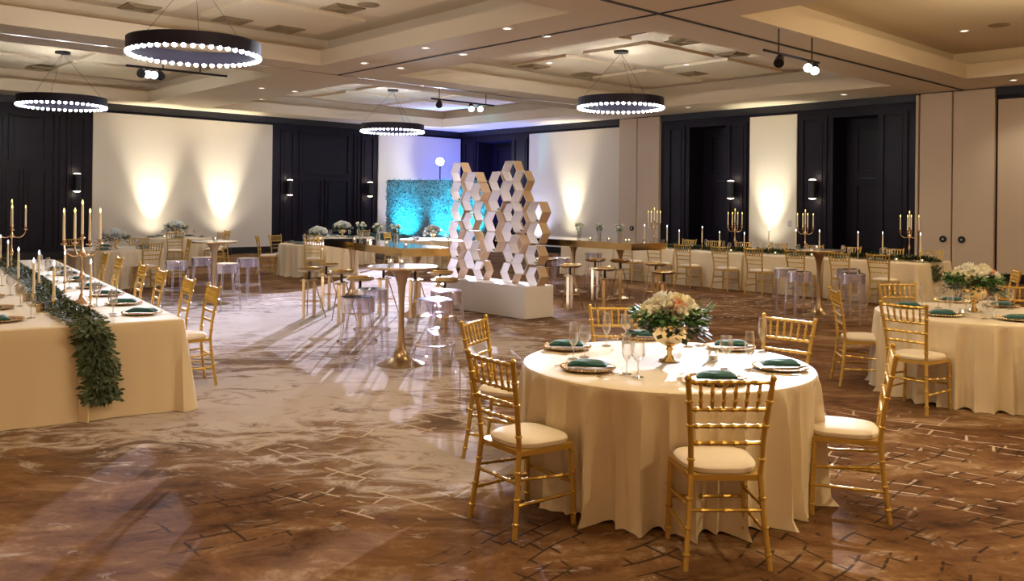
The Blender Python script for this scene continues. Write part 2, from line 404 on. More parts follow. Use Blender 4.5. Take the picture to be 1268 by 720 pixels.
# ================================================================ WALL SCONCES
def make_sconce():
    r = thing('wall_sconce')
    MB().tube([(0, .13, -.25), (0, .13, .25)], .10, 20).build('shade', 'black_metal', r)
    MB().box((0, .03, 0), (.08, .06, .16)).build('wall_mount', 'black_metal', r, smooth=False)
    for z, n in ((.252, 'upper_glow'), (-.252, 'lower_glow')):
        s_ = 1 if z > 0 else -1
        MB().lathe([(.001, z+s_*.035), (.06, z+s_*.03), (.10, z+s_*.008), (.10, z), (.001, z)], 18, (0, .13, 0)).build(n, 'sconce_glow', r)
    return r
sc0 = make_sconce()
for side, px, lab in (('L', 93, 'black up-down wall sconce on panelling behind the left candelabras'), ('L', 356, 'black up-down wall sconce beside the big white panel edge'), ('L', 455, 'black up-down wall sconce closest to the teal hedge wall'),
                      ('R', 909, 'black up-down wall sconce between far doors and narrow white panel'), ('R', 1010, 'black up-down wall sconce just past the narrow white panel')):
    k = wl(px) if side == 'L' else wr(px)
    p = RW(.05, k, 2.27) if side == 'L' else RW(k, .05, 2.27)
    nrm = RD if side == 'L' else LD
    place(sc0, p, math.atan2(-nrm.x, nrm.y), lab, 'wall lamp', 'up-down sconces on the dark panelling')
    for dz in (.36, -.36): light('POINT', 'sconce_light', p+nrm*.2+Vector((0, 0, dz)), 1.6, (1, .8, .55), .03)
# ================================================================ CEILING FIXTURES
def make_ring():
    r = thing('ring_chandelier'); R, H = .98, .20
    b = MB(); b.lathe([(R, 0), (R, H), (R-.05, H), (R-.05, 0), (R, 0)], 64); b.build('band', 'ring_band', r)
    NB = 48
    ball = None
    for i in range(NB):
        q = 2*PI*i/NB
        if ball is None:
            ball = MB().ball((0, 0, 0), .035, 8, 6).build('bulb', 'bulb', r); o = ball
        else:
            o = ball.copy(); COL.objects.link(o)
        o.location = ((R-.025)*math.cos(q), (R-.025)*math.sin(q), -.012)
    HH = Z2-.07-4.0
    c = MB(); c.lathe([(.17, HH-.05), (.17, HH), (.001, HH)], 20); c.lathe([(.001, HH-.05), (.17, HH-.05)], 20); c.build('canopy', 'black_metal', r)
    for q in (.6, .6+2.094, .6+4.189):
        MB().tube([(0, 0, HH-.05), ((R-.025)*math.cos(q), (R-.025)*math.sin(q), H)], .0035, 5).build('cable', 'black_metal', r)
    return r
rg = make_ring()
RINGS = [(241, 68, 'ring chandelier of white bulbs appearing largest, hanging nearest the camera'),
         (77, 131, 'ring chandelier above the dark panelling at the far left'),
         (486, 162.5, 'small looking ring chandelier in the blue-lit far corner coffer'),
         (768.5, 133, 'ring chandelier in front of the right-hand wall panels')]
for px, py, lab in RINGS:
    x, y = ray(px, py); Y = (CAMH-4.0)/y; p = Vector((x*Y, Y, 4.0))
    place(rg, p, random.random(), lab, 'chandelier', 'ring chandeliers')
    for k in range(5):
        q = 2*PI*k/5+.1
        light('POINT', 'ring_light', p+Vector((.955*math.cos(q), .955*math.sin(q), -.09)), 36, (.66, .74, 1) if px == 486 else (.97, .96, .94), .03)
# recessed downlights in the soffits
def make_dl():
    r = thing('recessed_downlight')
    MB().lathe([(.10, -.012), (.10, 0), (.075, 0), (.075, -.012), (.10, -.012)], 20).build('trim_ring', 'white_lacquer', r)
    MB().lathe([(.001, -.004), (.06, -.004)], 16).build('lamp', 'downlight_glow', r); return r
dl = make_dl()
def Gc(px, py, z=ZC):
    x, y = ray(px, py); Y = (CAMH-z)/y; return Vector((x*Y, Y, z))
SOF = [(628, 35, ZC), (677, 44.5, ZC), (573, 67, ZC), (527, 59, ZC), (451, 78, ZC), (496, 84, ZC), (324, 109, ZC), (365, 113, ZC), (324, 123, ZC), (1045, 117, ZC), (1255, 99, ZC), (852, 133, ZC)]
HI = [(340, 26, Z2), (1194, 38, Z2), (680, 78, Z2), (850, 80, Z2)]
SOF.sort(key=lambda q: Gc(*q).length)
for i, (x, y, z) in enumerate(SOF):
    place(dl, Gc(x, y, z), 0, 'round recessed downlight in the flat ceiling beams, %s nearest the camera' % ORD[i], 'ceiling light', 'recessed downlights')
for i, (x, y, z) in enumerate(HI):
    place(dl, Gc(x, y, z-.072 if i > 1 else z), 0, 'round recessed downlight inside the %s' % ['upper left coffer', 'coffer over the right corner', 'centre right coffer, by its vent', 'centre right coffer, beyond the chandelier canopy'][i], 'ceiling light', 'recessed downlights')
# square air diffusers and round speakers
def make_vent():
    r = thing('ceiling_vent'); MB().box((0, 0, -.012), (.6, .6, .02)).build('frame', 'vent', r, smooth=False)
    m = MB()
    for k in (.5, .36, .22): 
        for sx, sy, dx, dy in ((0, k/2, k, .02), (0, -k/2, k, .02), (k/2, 0, .02, k), (-k/2, 0, .02, k)): m.box((sx, sy, -.028), (dx, dy, .014))
    m.build('louver', 'vent', r, smooth=False); return r
vt = make_vent()
for i, (x, y, w) in enumerate([(173, 9, 'upper left coffer, near the big chandelier'), (287, 25, 'upper left coffer, between chandelier and beam'), (353, 36, 'upper left coffer, at its far corner'), (424, 10, 'upper left coffer, at its right side'), (781, 38, 'centre right coffer, nearest the partition track'),
                               (847, 51, 'centre right coffer, right of the canopy'), (661, 82, 'centre right coffer, at its left'), (726, 92, 'centre right coffer, below the chandelier canopy'), (906, 67, 'centre right coffer, next to the spotlight bar'), (857, 91, 'centre right coffer, nearest the far wall'), (50, 84, 'far left coffer over the chandelier')]):
    z = Z2-.072; x_, y_ = ray(x, y)
    place(vt, Gc(x, y, z), TH, 'square beige air vent in the %s' % w, 'air vent', 'ceiling air vents')
sp_ = MB().lathe([(.001, -.012), (.18, -.012), (.2, 0)], 24).build('ceiling_speaker', 'vent')
for x, y, w in ((456, 6, 'upper left coffer'), (1237, 31, 'coffer over the right corner')):
    place(sp_, Gc(x, y, Z2-(.073 if x < 500 else .001)), 0, 'round ceiling speaker grille in the %s' % w, 'speaker', 'round ceiling speakers')
# spotlight bars
def make_bar(name, p0, p1, hang, heads, lit, lab, cat='spotlight'):
    r = thing(name, (0, 0, 0)); MB().tube([p0, p1], .022, 8).build('bar', 'black_metal', r)
    for h in hang:
        p = Vector(p0).lerp(Vector(p1), h); MB().tube([p, Vector((p.x, p.y, min(ZC, p.z+1.4) if not name.endswith('x') else Z2))], .012, 6).build('hanger', 'black_metal', r)
    for h, tgt, on in heads:
        p = Vector(p0).lerp(Vector(p1), h); d = (Vector(tgt)-p).normalized()
        hd = MB(); hd.tube([p+Vector((0, 0, -.10))-d*.1, p+Vector((0, 0, -.10))+d*.14], [.06, .085], 14)
        o = hd.build('lamp_head', 'black_metal', r)
        MB().tube([p, p+Vector((0, 0, -.12))], .015, 6).build('yoke', 'black_metal', o)
        e0 = p+Vector((0, 0, -.10))+d*.141
        MB().tube([e0, e0+d*.006], .07, 14).build('lens', 'lamp_white' if on else 'black_metal', o)
    return tag(r, lab, cat, 'ceiling spotlight bars')
def beam(src, e_, c, tgt, ang, bl):
    d = (Vector(tgt)-Vector(src)).normalized(); light('SPOT', 'bar_beam', Vector(src)+d*.3, e_, c, .04, tgt, ang, bl)
def VP(px, py, Y): return V(px, py, Y)
zb = 4.3
def Gz(px, py, z): return Gc(px, py, z)
P = Gz(156, 81, zb), Gz(281, 94.5, zb)
make_bar('spotlight_bar', P[0], P[1], (.35, .72), ((.14, G(300, 600), False), (.20, G(300, 600), True), (.26, G(300, 600), True), (.32, G(320, 500), False)), 1, 'black spotlight bar with four lamps in front of the far left coffer')
P = Gz(534, 122, 4.4), Gz(612, 131, 4.4)
make_bar('spotlight_bar', P[0], P[1], (.12, .86), ((.12, G(520, 400), False), (.62, G(600, 380), True), (.76, G(700, 420), True)), 1, 'black spotlight bar with lit lamps under the blue-lit corner coffer')
P = Gz(946, 62, 4.3), Gz(1014, 78, 4.3)
make_bar('spotlight_bar', P[0], P[1], (.25, .86), ((.27, G(860, 480), False), (.80, G(830, 450, .76), True), (.92, G(1000, 480), True)), 1, 'black spotlight bar with two lit lamps beside the partition track')
# ================================================================ LIGHTS
WARM = (1, .775, .42)
# point lights alone, added to brighten the ceiling, for unseen chandeliers near the camera
for a, b in ((24.3, 7.9), (24.3, 17.7), (30.6, 12)):
    for k in range(3):
        q = 2*PI*k/3; light('POINT', 'ring_light', RW(a, b, 3.95)+Vector((.95*math.cos(q), .95*math.sin(q), 0)), 70, (1, .80, .52), .04)
for i, (x, y, z) in enumerate(SOF):
    light('SPOT', 'downlight', Gc(x, y, z)-Vector((0, 0, .03)), 90, (1, .88, .68), .06, Gc(x, y, z)-Vector((0, 0, 3)), 110, .8)
# unseen warm ceiling spots over the near half; strong ones added to light the tablecloths
for a, b, e_ in ((17.5, 9.5, 150), (21.5, 5.5, 150), (25, 9.5, 170), (21.5, 14.5, 130), (21.5, 21, 170), (24.6, 18.5, 120), (27.8, 14.5, 170), (31, 12, 600), (31, 17.5, 800), (31, 24, 220),
                (27.5, 21, 60), (24, 28, 1300), (17.5, 24, 350), (28.5, 29.5, 1700)):
    z = ZC-.05 if a > 28.3 or b > 22.5 else Z2-.12
    p = RW(a, b, z); light('SPOT', 'downlight', p, e_, WARM, .08, p-Vector((0, 0, 3)), 135, .7)
# stage light clamped high on the far wall: cold, hard, aimed at the dance floor
pl = V(545, 200, 33.6); kx = kwall(545, LD)
r = thing('stage_light', pl)
tgt = G(400, 470)-pl; dn_ = tgt.normalized()
MB().tube([-dn_*.25, dn_*.10], [.12, .17], 18).build('lamp_head', 'black_metal', r)
MB().tube([dn_*.101, dn_*.12], .15, 18).build('lens', 'lamp_white', r)
MB().tube([(0, 0, -.2), (0, 0, -pl.z+.02)], .025, 8).build('stand_pole', 'black_metal', r)
MB().lathe([(.001, -pl.z), (.3, -pl.z), (.3, -pl.z+.03), (.001, -pl.z+.04)], 20).build('stand_base', 'black_metal', r)
tag(r, 'bright white stage light on a stand above the teal hedge wall', 'stage light')
tgt_ground = G(425, 383)
light('SPOT', 'stage_beam', pl+dn_*.25, 46000, (.78, .77, 1), .02, tgt_ground, 23, .6)
light('POINT', 'stage_spill', pl+dn_*.22, 80, (.8, .86, 1), .05)
# lit heads on the spotlight bars
beam(Gz(1006, 90, 4.15), 9000, (.8, .85, 1), G(835, 442, .76), 13, .3)
beam(Gz(1006, 90, 4.15), 250, (.85, .88, 1), G(1200, 385, .76), 18, .6)
beam(Gz(184, 96, 4.1), 500, (.85, .88, 1), G(80, 350, .76), 40, .5)
beam(Gz(590, 136, 4.2), 2500, (.8, .85, 1), G(330, 420), 60, .7)
# floor up-lights
def make_up():
    r = thing('uplight_can'); MB().lathe([(.09, 0), (.09, .2), (.075, .2), (.07, .17), (.001, .17)], 18).build('can', 'black_metal', r)
    MB().lathe([(.001, .175), (.068, .175)], 14).build('lens', 'downlight_glow', r); return r
up = make_up()
UPS = [('L', 187, (1, .93, .76), 1, 'behind the far white-flower tables'), ('L', 274, (1, .93, .76), 1, 'behind the glass-topped cocktail table'), ('R', 711, (1, .93, .74), .8, 'behind the mirrored high table'), ('R', 957, (1, .96, .78), .8, 'under the narrow white panel')]
for side, px, c, k, w in UPS:
    kk = wl(px) if side == 'L' else wr(px); p = RW(.62, kk) if side == 'L' else RW(kk, .62); n = RD if side == 'L' else LD
    place(up, p, 0, 'black floor uplight can %s' % w, 'uplight', 'floor uplights')
    light('SPOT', 'uplight_beam', p+Vector((0, 0, .22)), 1300*k, c, .05, p+Vector((0, 0, 3.2))-n*.50, 44, 1.0)
    light('SPOT', 'uplight_beam', p+Vector((0, 0, .24)), 130*k, c, .05, p+Vector((0, 0, 3.2))-n*.20, 100, 1.0)
for side, kk, c, e_, w in (('L', wl(500), (.62, .64, 1), 420, 'at the end of the far white panel'), ('R', wr(600), (.05, .12, 1), 1800, 'in the far corner by the dark door'), ('R', wr(664), (.5, .54, 1), 420, 'behind the honeycomb sculpture')):
    p = RW(.5, kk) if side == 'L' else RW(kk, .5); n = RD if side == 'L' else LD
    place(up, p, 0, 'black floor uplight can %s' % w, 'uplight', 'floor uplights')
    light('SPOT', 'uplight_beam', p+Vector((0, 0, .24)), e_, c, .05, p+Vector((0, 0, 3.2))-n*.2, 120, 1.0)
# ================================================================ HEDGE WALL
h0, h1 = G(478, 311), G(572, 311); Yh = 32.2
h0 = V(478, 300, Yh); h1 = V(600, 300, Yh-1.2); h0.z = h1.z = 0; dh = (h1-h0); Lh = dh.length; dh.normalize(); nh = Vector((dh.y, -dh.x, 0)); HT = CAMH-ray(478, 223)[1]*Yh
hr = thing('hedge_wall', h0, math.atan2(dh.y, dh.x))
MB().box((Lh/2, .12, HT/2), (Lh, .2, HT)).build('backing', 'hedge_base', hr, smooth=False)
lf = MB()
for i in range(13000):
    x, z = random.random()*Lh, random.random()*HT
    lf.leaf((x, .02, z), (random.gauss(0, 1), -.8, random.gauss(0, 1)), (0, -1, .3), .06+.04*random.random(), .04)
lf.build('foliage', 'hedge_leaf', hr)
tag(hr, 'leafy boxwood hedge wall lit teal in the far corner', 'hedge wall')
for s in (.22, .62, .86):
    p = h0+dh*(Lh*s)+nh*.85
    place(up, p, 0, 'black floor uplight can at the foot of the hedge wall, %s from its outer end' % {.22: 'first', .62: 'second', .86: 'third'}[s], 'uplight', 'floor uplights')
    light('SPOT', 'hedge_beam', p+Vector((0, 0, .24)), 1300, (.02, .62, .85), .05, p+Vector((0, 0, 1.25))-nh*.85, 62, 1)
# ================================================================ FURNITURE PROTOTYPES
def knots(p0, p1, r, every=.115, bul=1.38, first=.06):
    p0, p1 = Vector(p0), Vector(p1); L = (p1-p0).length; pts = [p0]; rad = [r]; s = first
    while s < L-.03:
        for ds, k in ((-.009, 1), (-.004, bul), (.004, bul), (.009, 1)): pts.append(p0.lerp(p1, (s+ds)/L)); rad.append(r*k)
        s += every
    pts.append(p1); rad.append(r); return pts, rad
def kt(mb, p0, p1, r, seg=8, **k): a, b = knots(p0, p1, r, **k); mb.tube(a, b, seg); return mb
def cushion_mesh(z0=.447, h=.05, wf=.21, wb=.175, d=.187):
    mb = MB(); n = 36; rings = [(.97, 0), (1.0, .012), (1.0, .028), (.94, .042), (.7, .052), (.35, .055), (.02, .056)]; V0 = []
    for s, z in rings:
        for k in range(n):
            q = 2*PI*k/n; c, s_ = math.cos(q), math.sin(q); e = 2/3.2
            x = abs(c)**e*(1 if c > 0 else -1); y = abs(s_)**e*(1 if s_ > 0 else -1)
            w = wb+(wf-wb)*(y+1)/2; V0.append((x*w*s, y*d*s+.005, z0+z*h/.056))
    Fc = [(i*n+k, i*n+(k+1) % n, (i+1)*n+(k+1) % n, (i+1)*n+k) for i in range(len(rings)-1) for k in range(n)]
    Fc.append(tuple(range(n-1, -1, -1))); Fc.append(tuple(range((len(rings)-1)*n, len(rings)*n))); mb.add(V0, Fc); return mb
def make_chair(detail=True):
    r = thing('chiavari_chair'); sg = 8 if detail else 6; g = 'gold_chair'
    def post(s, a, b):   # rear post centre line: foot, seat, top
        pts = [(.205*s, -.24, 0), (.182*s, -.205, .26), (.170*s, -.188, .45), (.176*s, -.205, .62), (.205*s, -.262, .925)]
        out = MB(); P = [Vector(p) for p in pts[a:b+1]]
        pp, rr = [], []
        for i in range(len(P)-1):
            q, w = knots(P[i], P[i+1], .0145, every=.125, first=.075)
            if i: q, w = q[1:], w[1:]
            pp += q; rr += w
        out.tube(pp, rr, sg); return out
    for s in (-1, 1): post(s, 0, 2).build('leg', g, r)
    for s in (-1, 1): kt(MB(), (.205*s, .170, 0), (.192*s, .160, .435), .0145, sg).build('leg', g, r)
    sf = MB(); sf.prism([(-.178, -.19), (.178, -.19), (.208, .155), (.17, .188), (-.17, .188), (-.208, .155)], .418, .446); sf.build('seat_frame', g, r, smooth=False)
    cushion_mesh().build('seat_cushion', 'cushion', r)
    st = MB()
    for s in (-1, 1):
        kt(st, (.193*s, -.222, .17), (.2*s, .18, .17), .009, 6); kt(st, (.18*s, -.2, .30), (.197*s, .178, .27), .009, 6)
    if detail:
        for i, (p, q) in enumerate((((.193, -.222, .17), (.2, .18, .17)), ((-.193, -.222, .17), (-.2, .18, .17)), ((.18, -.2, .30), (.197, .178, .27)), ((-.18, -.2, .30), (-.197, .178, .27)),
                      ((-.183, -.205, .28), (.183, -.205, .28)), ((-.198, .18, .22), (.198, .18, .22)))):
            kt(MB(), p, q, .009, 6).build('stretcher', g, r)
    else:
        kt(st, (-.183, -.205, .28), (.183, -.205, .28), .009, 6); kt(st, (-.198, .18, .22), (.198, .18, .22), .009, 6); st.build('stretcher', g, r)
    bk = MB()
    for s in (-1, 1):
        m = post(s, 2, 4); bk.add(m.v, m.f); bk.ball((.206*s, -.264, .93), .0175, 8, 5)
    def yz(z): return (-.188+(-.205+.188)*(z-.45)/.17) if z < .62 else (-.205-(.057)*(z-.62)/.305)
    def xw(z): return (.170+.006*(z-.45)/.17) if z < .62 else (.176+.029*(z-.62)/.305)
    for z in (.91, .775, .69, .605): kt(bk, (-xw(z), yz(z), z), (xw(z), yz(z), z), .0105, 6, every=.06, first=.03)
    if not detail:
        for i in range(6):
            x = (-.5+(i+1)/7)*2; kt(bk, (x*xw(.775), yz(.775), .775), (x*xw(.91), yz(.91), .91), .0085, 5, every=.045, first=.04)
    b = bk.build('backrest', g, r)
    if detail:
        for i in range(6):
            x = (-.5+(i+1)/7)*2; kt(MB(), (x*xw(.775), yz(.775), .775), (x*xw(.91), yz(.91), .91), .0085, 6, every=.045, first=.04).build('spindle', g, b)
    return r
chair_hi = make_chair(True); chair_lo = make_chair(False)
def chair_at(p, face, label, group, hi=False, cat='chair'):
    f = Vector((face[0], face[1], 0)).normalized()
    return place(chair_hi if hi else chair_lo, (p[0], p[1], 0), math.atan2(-f.x, f.y), label, cat, group)
# ---- cloths
def round_cloth(R, H, seed, n=192, flare=.06, amp=.035, waves=22):
    rnd = random.Random(seed); ph = [rnd.random()*6.28 for _ in range(6)]; mb = MB(); V0 = []; Fc = []
    prof = [(0.01, H)]+[(R*k/5, H) for k in range(1, 5)]+[(R*.985, H), (R, H-.006), (R+.006, H-.02)]
    T = 14
    for i in range(1, T+1): prof.append((None, H*(1-i/T)))
    for i, (r0, z) in enumerate(prof):
        for k in range(n):
            q = 2*PI*k/n
            if r0 is not None: r = r0; zz = z
            else:
                t = 1-z/H; a = amp*(t**.6)
                w1 = 1-abs(math.sin((waves*q+ph[0]+1.6*math.sin(3*q+ph[1])+.35*math.sin(5*q+ph[3]+2*t))/2))
                w2 = math.sin(((waves*.6)//1)*q+ph[2]+.7*t+math.sin(2*q))
                w = 1.25*w1**1.4-.55+.75*w2
                r = R+.008+flare*t**1.5+a*w; zz = z
                if i == len(prof)-1: zz = .004+.012*max(0, -w); r += .03*max(0, w)
            V0.append((r*math.cos(q), r*math.sin(q), zz))
    for i in range(len(prof)-1):
        for k in range(n):
            k2 = (k+1) % n; Fc.append(((i+1)*n+k, (i+1)*n+k2, i*n+k2, i*n+k))
    Fc.append(tuple(range(n))); mb.add(V0, Fc); return mb
def rect_cloth(L, W, H, seed, flare=.05, amp=.02, step=.05, corner=.06, hem=.004, cflare=.12, tight=()):
    rnd = random.Random(seed); ph = [rnd.random()*6.28 for _ in range(6)]; pts = []
    c = corner; hw, hl = W/2, L/2
    def seg(p, q):
        d = (Vector(q)-Vector(p)); m = max(1, int(d.length/step)); nn = Vector((d.y, -d.x)).normalized()
        for i in range(m): pts.append((Vector(p)+d*i/m, nn, 0))
    def arc(cx_, cy_, a0):
        for i in range(5):
            q = a0+PI/2*i/5; pts.append((Vector((cx_+c*math.cos(q), cy_+c*math.sin(q))), Vector((math.cos(q), math.sin(q))), 1))
    seg((hl, -hw+c), (hl, hw-c)); arc(hl-c, hw-c, 0); seg((hl-c, hw), (-hl+c, hw)); arc(-hl+c, hw-c, PI/2); seg((-hl, hw-c), (-hl, -hw+c)); arc(-hl+c, -hw+c, PI); seg((-hl+c, -hw), (hl-c, -hw)); arc(hl-c, -hw+c, 1.5*PI)
    n = len(pts); V0 = []; Fc = []; T = 10; s = 0; S_ = []
    for i in range(n):
        S_.append(s); s += (pts[(i+1) % n][0]-pts[i][0]).length
    def w_(s): return math.sin(s*2*PI/.55+ph[0]+1.2*math.sin(s*1.7+ph[1]))*.6+math.sin(s*2*PI/.23+ph[2])*.25
    rows = [(0, H, -.02), (0, H-.008, .0), (0, H-.03, .006)]
    for off, z, o in rows:
        for i in range(n): p = pts[i][0]+pts[i][1]*o; V0.append((p.x, p.y, z))
    for j in range(1, T+1):
        t = j/T; z = (H-.03)*(1-t)+hem*t
        for i in range(n):
            cc = 1 if pts[i][2] else 0
            N_ = pts[i][1].copy(); tt_ = any(N_.dot(Vector(q)) > .6 for q in tight); o_ = -.004 if tt_ else .006+flare*t+amp*t*w_(S_[i])+cflare*cc*t
            for q in tight:
                q = Vector(q); N_ -= q*max(0, N_.dot(q))
            p = pts[i][0]+(pts[i][1] if tt_ else N_)*o_; V0.append((p.x, p.y, z))
    nr = len(rows)+T
    for j in range(nr-1):
        for i in range(n): i2 = (i+1) % n; Fc.append(((j+1)*n+i, (j+1)*n+i2, j*n+i2, j*n+i))
    Fc.append(tuple(range(n))); mb = MB(); mb.add(V0, Fc); return mb
def under_round(R, H, label):
    r = thing('round_table'); MB().lathe([(R-.03, H-.035), (R-.004, H-.03), (R-.004, H-.012), (R-.03, H-.010)], 40).build('tabletop', 'table_wood', r)
    for q in (.8, 2.37, 3.94, 5.5): MB().tube([(.5*math.cos(q), .5*math.sin(q), 0), (.5*math.cos(q), .5*math.sin(q), H-.035)], .018, 8).build('leg', 'black_metal', r)
    return r
# ---- tableware
def lathe_obj(name, prof, m, parent=None, seg=18): return MB().lathe(prof, seg).build(name, m, parent)
def goblet_prof(h=.2, rb=.036, rt=.03, stem=.5):
    return [(.001, .002), (.033, .002), (.034, .005), (.006, .012), (.0045, .02), (.0045, h*stem-.01), (.012, h*stem+.004), (rb*.75, h*stem+.02), (rb, h*(stem+.18)), (rb*.98, h*.8), (rt, h)]
def make_glass(name, h, rb, rt, stem):
    r = thing(name); pr = goblet_prof(h, rb, rt, stem); k = 6
    MB().lathe(pr[:k]+[(.001, pr[k-1][1])], 16).build('stem', 'glass', r)
    m = MB(); q = pr[k-1:]; m.lathe(q, 18); m.f = m.f[:-2] if len(m.f[-1]) > 4 else m.f; m.build('bowl', 'glass', r)
    lathe_obj('rim', [(rt, h-.002), (rt+.0015, h), (rt, h+.0015), (rt-.0015, h), (rt, h-.002)], 'glass', r, 18); return r
wine = make_glass('wine_glass', .205, .040, .033, .45); flute = make_glass('champagne_flute', .235, .030, .024, .36)
def make_charger():
    r = thing('charger_plate'); lathe_obj('plate', [(.001, .004), (.10, .004), (.115, .008), (.15, .014), (.165, .016), (.165, .019), (.148, .018), (.112, .012), (.10, .008), (.001, .008)], 'charger_gold', r, 40)
    m = MB()
    for i in range(40):
        q = 2*PI*i/40; m.ball((.163*math.cos(q), .163*math.sin(q), .018), .007, 6, 4)
    m.build('beaded_rim', 'gold', r); return r
charger = make_charger()
def napkin_mesh():
    m = MB(); nx, ny = 14, 8; V0 = []
    for side in (1, -1):
        for i in range(nx+1):
            for j in range(ny+1):
                u, v = i/nx*2-1, j/ny*2-1; e = (1-abs(u)**6)*(1-abs(v)**4)
                z = .012+side*.006+(.022 if side > 0 else -.004)*e+(.004*math.sin(u*3+v*4) if side > 0 else 0)*e
                w = 1-.10*math.cos(u*PI/2); V0.append((u*.115+.006*math.sin(v*2), v*.05*w+.006*u, z))
    N1 = (nx+1)*(ny+1); Fc = []
    for s in (0, 1):
        for i in range(nx):
            for j in range(ny):
                a = s*N1+i*(ny+1)+j; q = (a, a+ny+1, a+ny+2, a+1); Fc.append(q if s == 0 else q[::-1])
    edge = [i*(ny+1) for i in range(nx+1)]+[nx*(ny+1)+j for j in range(1, ny+1)]+[i*(ny+1)+ny for i in range(nx-1, -1, -1)]+[j for j in range(ny-1, 0, -1)]
    for i in range(len(edge)):
        a, b = edge[i], edge[(i+1) % len(edge)]; Fc.append((a, a+N1, b+N1, b))
    m.add(V0, Fc); return m
napkin = napkin_mesh().build('folded_napkin', 'teal')
card = MB().box((0, 0, .004), (.20, .055, .003)).build('menu_card', 'white_paper', smooth=False)
def flat_strip(prof, z=.003, t=.003):
    m = MB(); V0 = []
    for x, w in prof: V0 += [(x, -w, z), (x, w, z), (x, w, z+t), (x, -w, z+t)]
    Fc = []
    for i in range(len(prof)-1):
        a, b = i*4, i*4+4
        for k in range(4): Fc.append((a+k, a+(k+1) % 4, b+(k+1) % 4, b+k))
    Fc += [(3, 2, 1, 0), tuple(len(V0)-4+k for k in range(4))]; m.add(V0, Fc); return m
knife = flat_strip([(-.11, .004), (-.10, .007), (-.02, .005), (0, .004), (.01, .008), (.08, .009), (.105, .003)]).build('knife', 'gold')
fork = thing('fork'); flat_strip([(-.10, .005), (-.09, .007), (-.01, .003), (.04, .003), (.055, .011), (.062, .012)]).build('handle', 'gold', fork)
for y in (-.0095, -.003, .003, .0095): MB().box((.083, y, .0045), (.042, .0028, .003)).build('tine', 'gold', fork, smooth=False)
spoon = flat_strip([(-.10, .004), (-.09, .007), (-.01, .003), (.035, .003), (.05, .012), (.068, .019), (.085, .016), (.095, .006)]).build('spoon', 'gold')
def make_votive(m='glass'):
    r = thing('votive_candle'); k = MB(); k.lathe([(.001, .001), (.032, .001), (.035, .07), (.032, .07), (.029, .006), (.001, .006)], 16); k.build('cup', m, r)
    MB().lathe([(.001, .007), (.025, .007), (.025, .035), (.001, .035)], 12).build('candle', 'wax', r); MB().ball((0, 0, .047), .008, 6, 5, (1, 1, 1.7)).build('flame', 'votive_glow', r); return r
votive = make_votive('glass'); votive_gold = make_votive('dark_gold')
def flame(parent, x, y, z, m): return MB().lathe([(.001, z), (.008, z+.010), (.0095, z+.02), (.006, z+.034), (.001, z+.048)], 8, (x, y, 0)).build('flame', m, parent)
def make_taper(H, hold):
    r = thing('taper_candlestick')
    lathe_obj('holder', [(.001, 0), (.042, 0), (.044, .006), (.02, .014), (.008, .03), (.007, hold*.5), (.012, hold*.55), (.007, hold*.6), (.008, hold-.03), (.018, hold-.02), (.016, hold), (.001, hold)], 'gold', r, 14)
    MB().tube([(0, 0, hold-.005), (0, 0, H)], [.0125, .010], 10).build('candle', 'wax', r); flame(r, 0, 0, H, 'flame_cool'); return r
taper_tall = make_taper(.50, .19); taper_low = make_taper(.40, .11)
def make_candelabra():
    r = thing('candelabra')
    lathe_obj('base', [(.001, 0), (.085, 0), (.088, .01), (.06, .025), (.03, .04), (.018, .07), (.012, .1), (.001, .1)], 'rose_gold', r, 20)
    lathe_obj('stem', [(.01, .1), (.010, .2), (.018, .22), (.026, .25), (.018, .28), (.010, .32), (.010, .44), (.022, .46), (.03, .48), (.022, .50), (.010, .53), (.010, .62), (.001, .62)], 'rose_gold', r, 16)
    for i in range(4):
        q = PI/2*i+.35; c, s = math.cos(q), math.sin(q)
        pts = [(0, .50), (.045, .46), (.09, .455), (.135, .48), (.163, .52), (.168, .56)]
        a = MB().tube([(x*c, x*s, z) for x, z in pts], .007, 7).build('arm', 'rose_gold', r)
        MB().lathe([(.001, .555), (.028, .565), (.03, .575), (.012, .58), (.015, .61), (.001, .61)], 12, (.168*c, .168*s, 0)).build('cup', 'rose_gold', a)
        MB().tube([(.168*c, .168*s, .60), (.168*c, .168*s, .865)], [.0125, .0105], 10).build('candle', 'wax', r); flame(r, .168*c, .168*s, .865, 'flame_warm')
    MB().lathe([(.001, .61), (.028, .62), (.03, .63), (.012, .635), (.015, .665), (.001, .665)], 12).build('cup', 'rose_gold', r)
    MB().tube([(0, 0, .66), (0, 0, .945)], [.0125, .0105], 10).build('candle', 'wax', r); flame(r, 0, 0, .945, 'flame_warm'); return r
candelabra = make_candelabra()
# ---- flowers
def rose_mesh(R, seed, det=1):
    rnd = random.Random(seed); m = MB(); m.ball((0, 0, R*.1), R*.42, 8, 6, (1, 1, 1.15))
    for ringi, (cnt, rr, tilt, L) in enumerate(((4, .15, .15, .95), (5, .25, .45, 1.05), (6, .35, .85, 1.1), (6, .4, 1.25, 1.05))[:4 if det else 3]):
        for k in range(cnt):
            q = 2*PI*(k+.5*ringi)/cnt+rnd.random()*.4; cx_, sy_ = math.cos(q), math.sin(q); V0 = []
            for i in range(4):
                t = i/3; rad = R*(rr+math.sin(tilt)*L*t*.75); z = R*(-.35+math.cos(tilt)*L*t+.12*t*t); wd = R*.85*math.sin(PI*(.25+.62*t))
                for j in (-1, -.4, .4, 1):
                    o = -abs(j)**2*R*.22*(1-t*.6)
                    V0.append(((rad+o)*cx_-wd*.6*j*sy_, (rad+o)*sy_+wd*.6*j*cx_, z-abs(j)*R*.06+rnd.uniform(-1, 1)*R*.03))
            m.add(V0, [(i*4+j, i*4+j+1, i*4+j+5, i*4+j+4) for i in range(3) for j in range(3)])
    return m
ROSE = {}
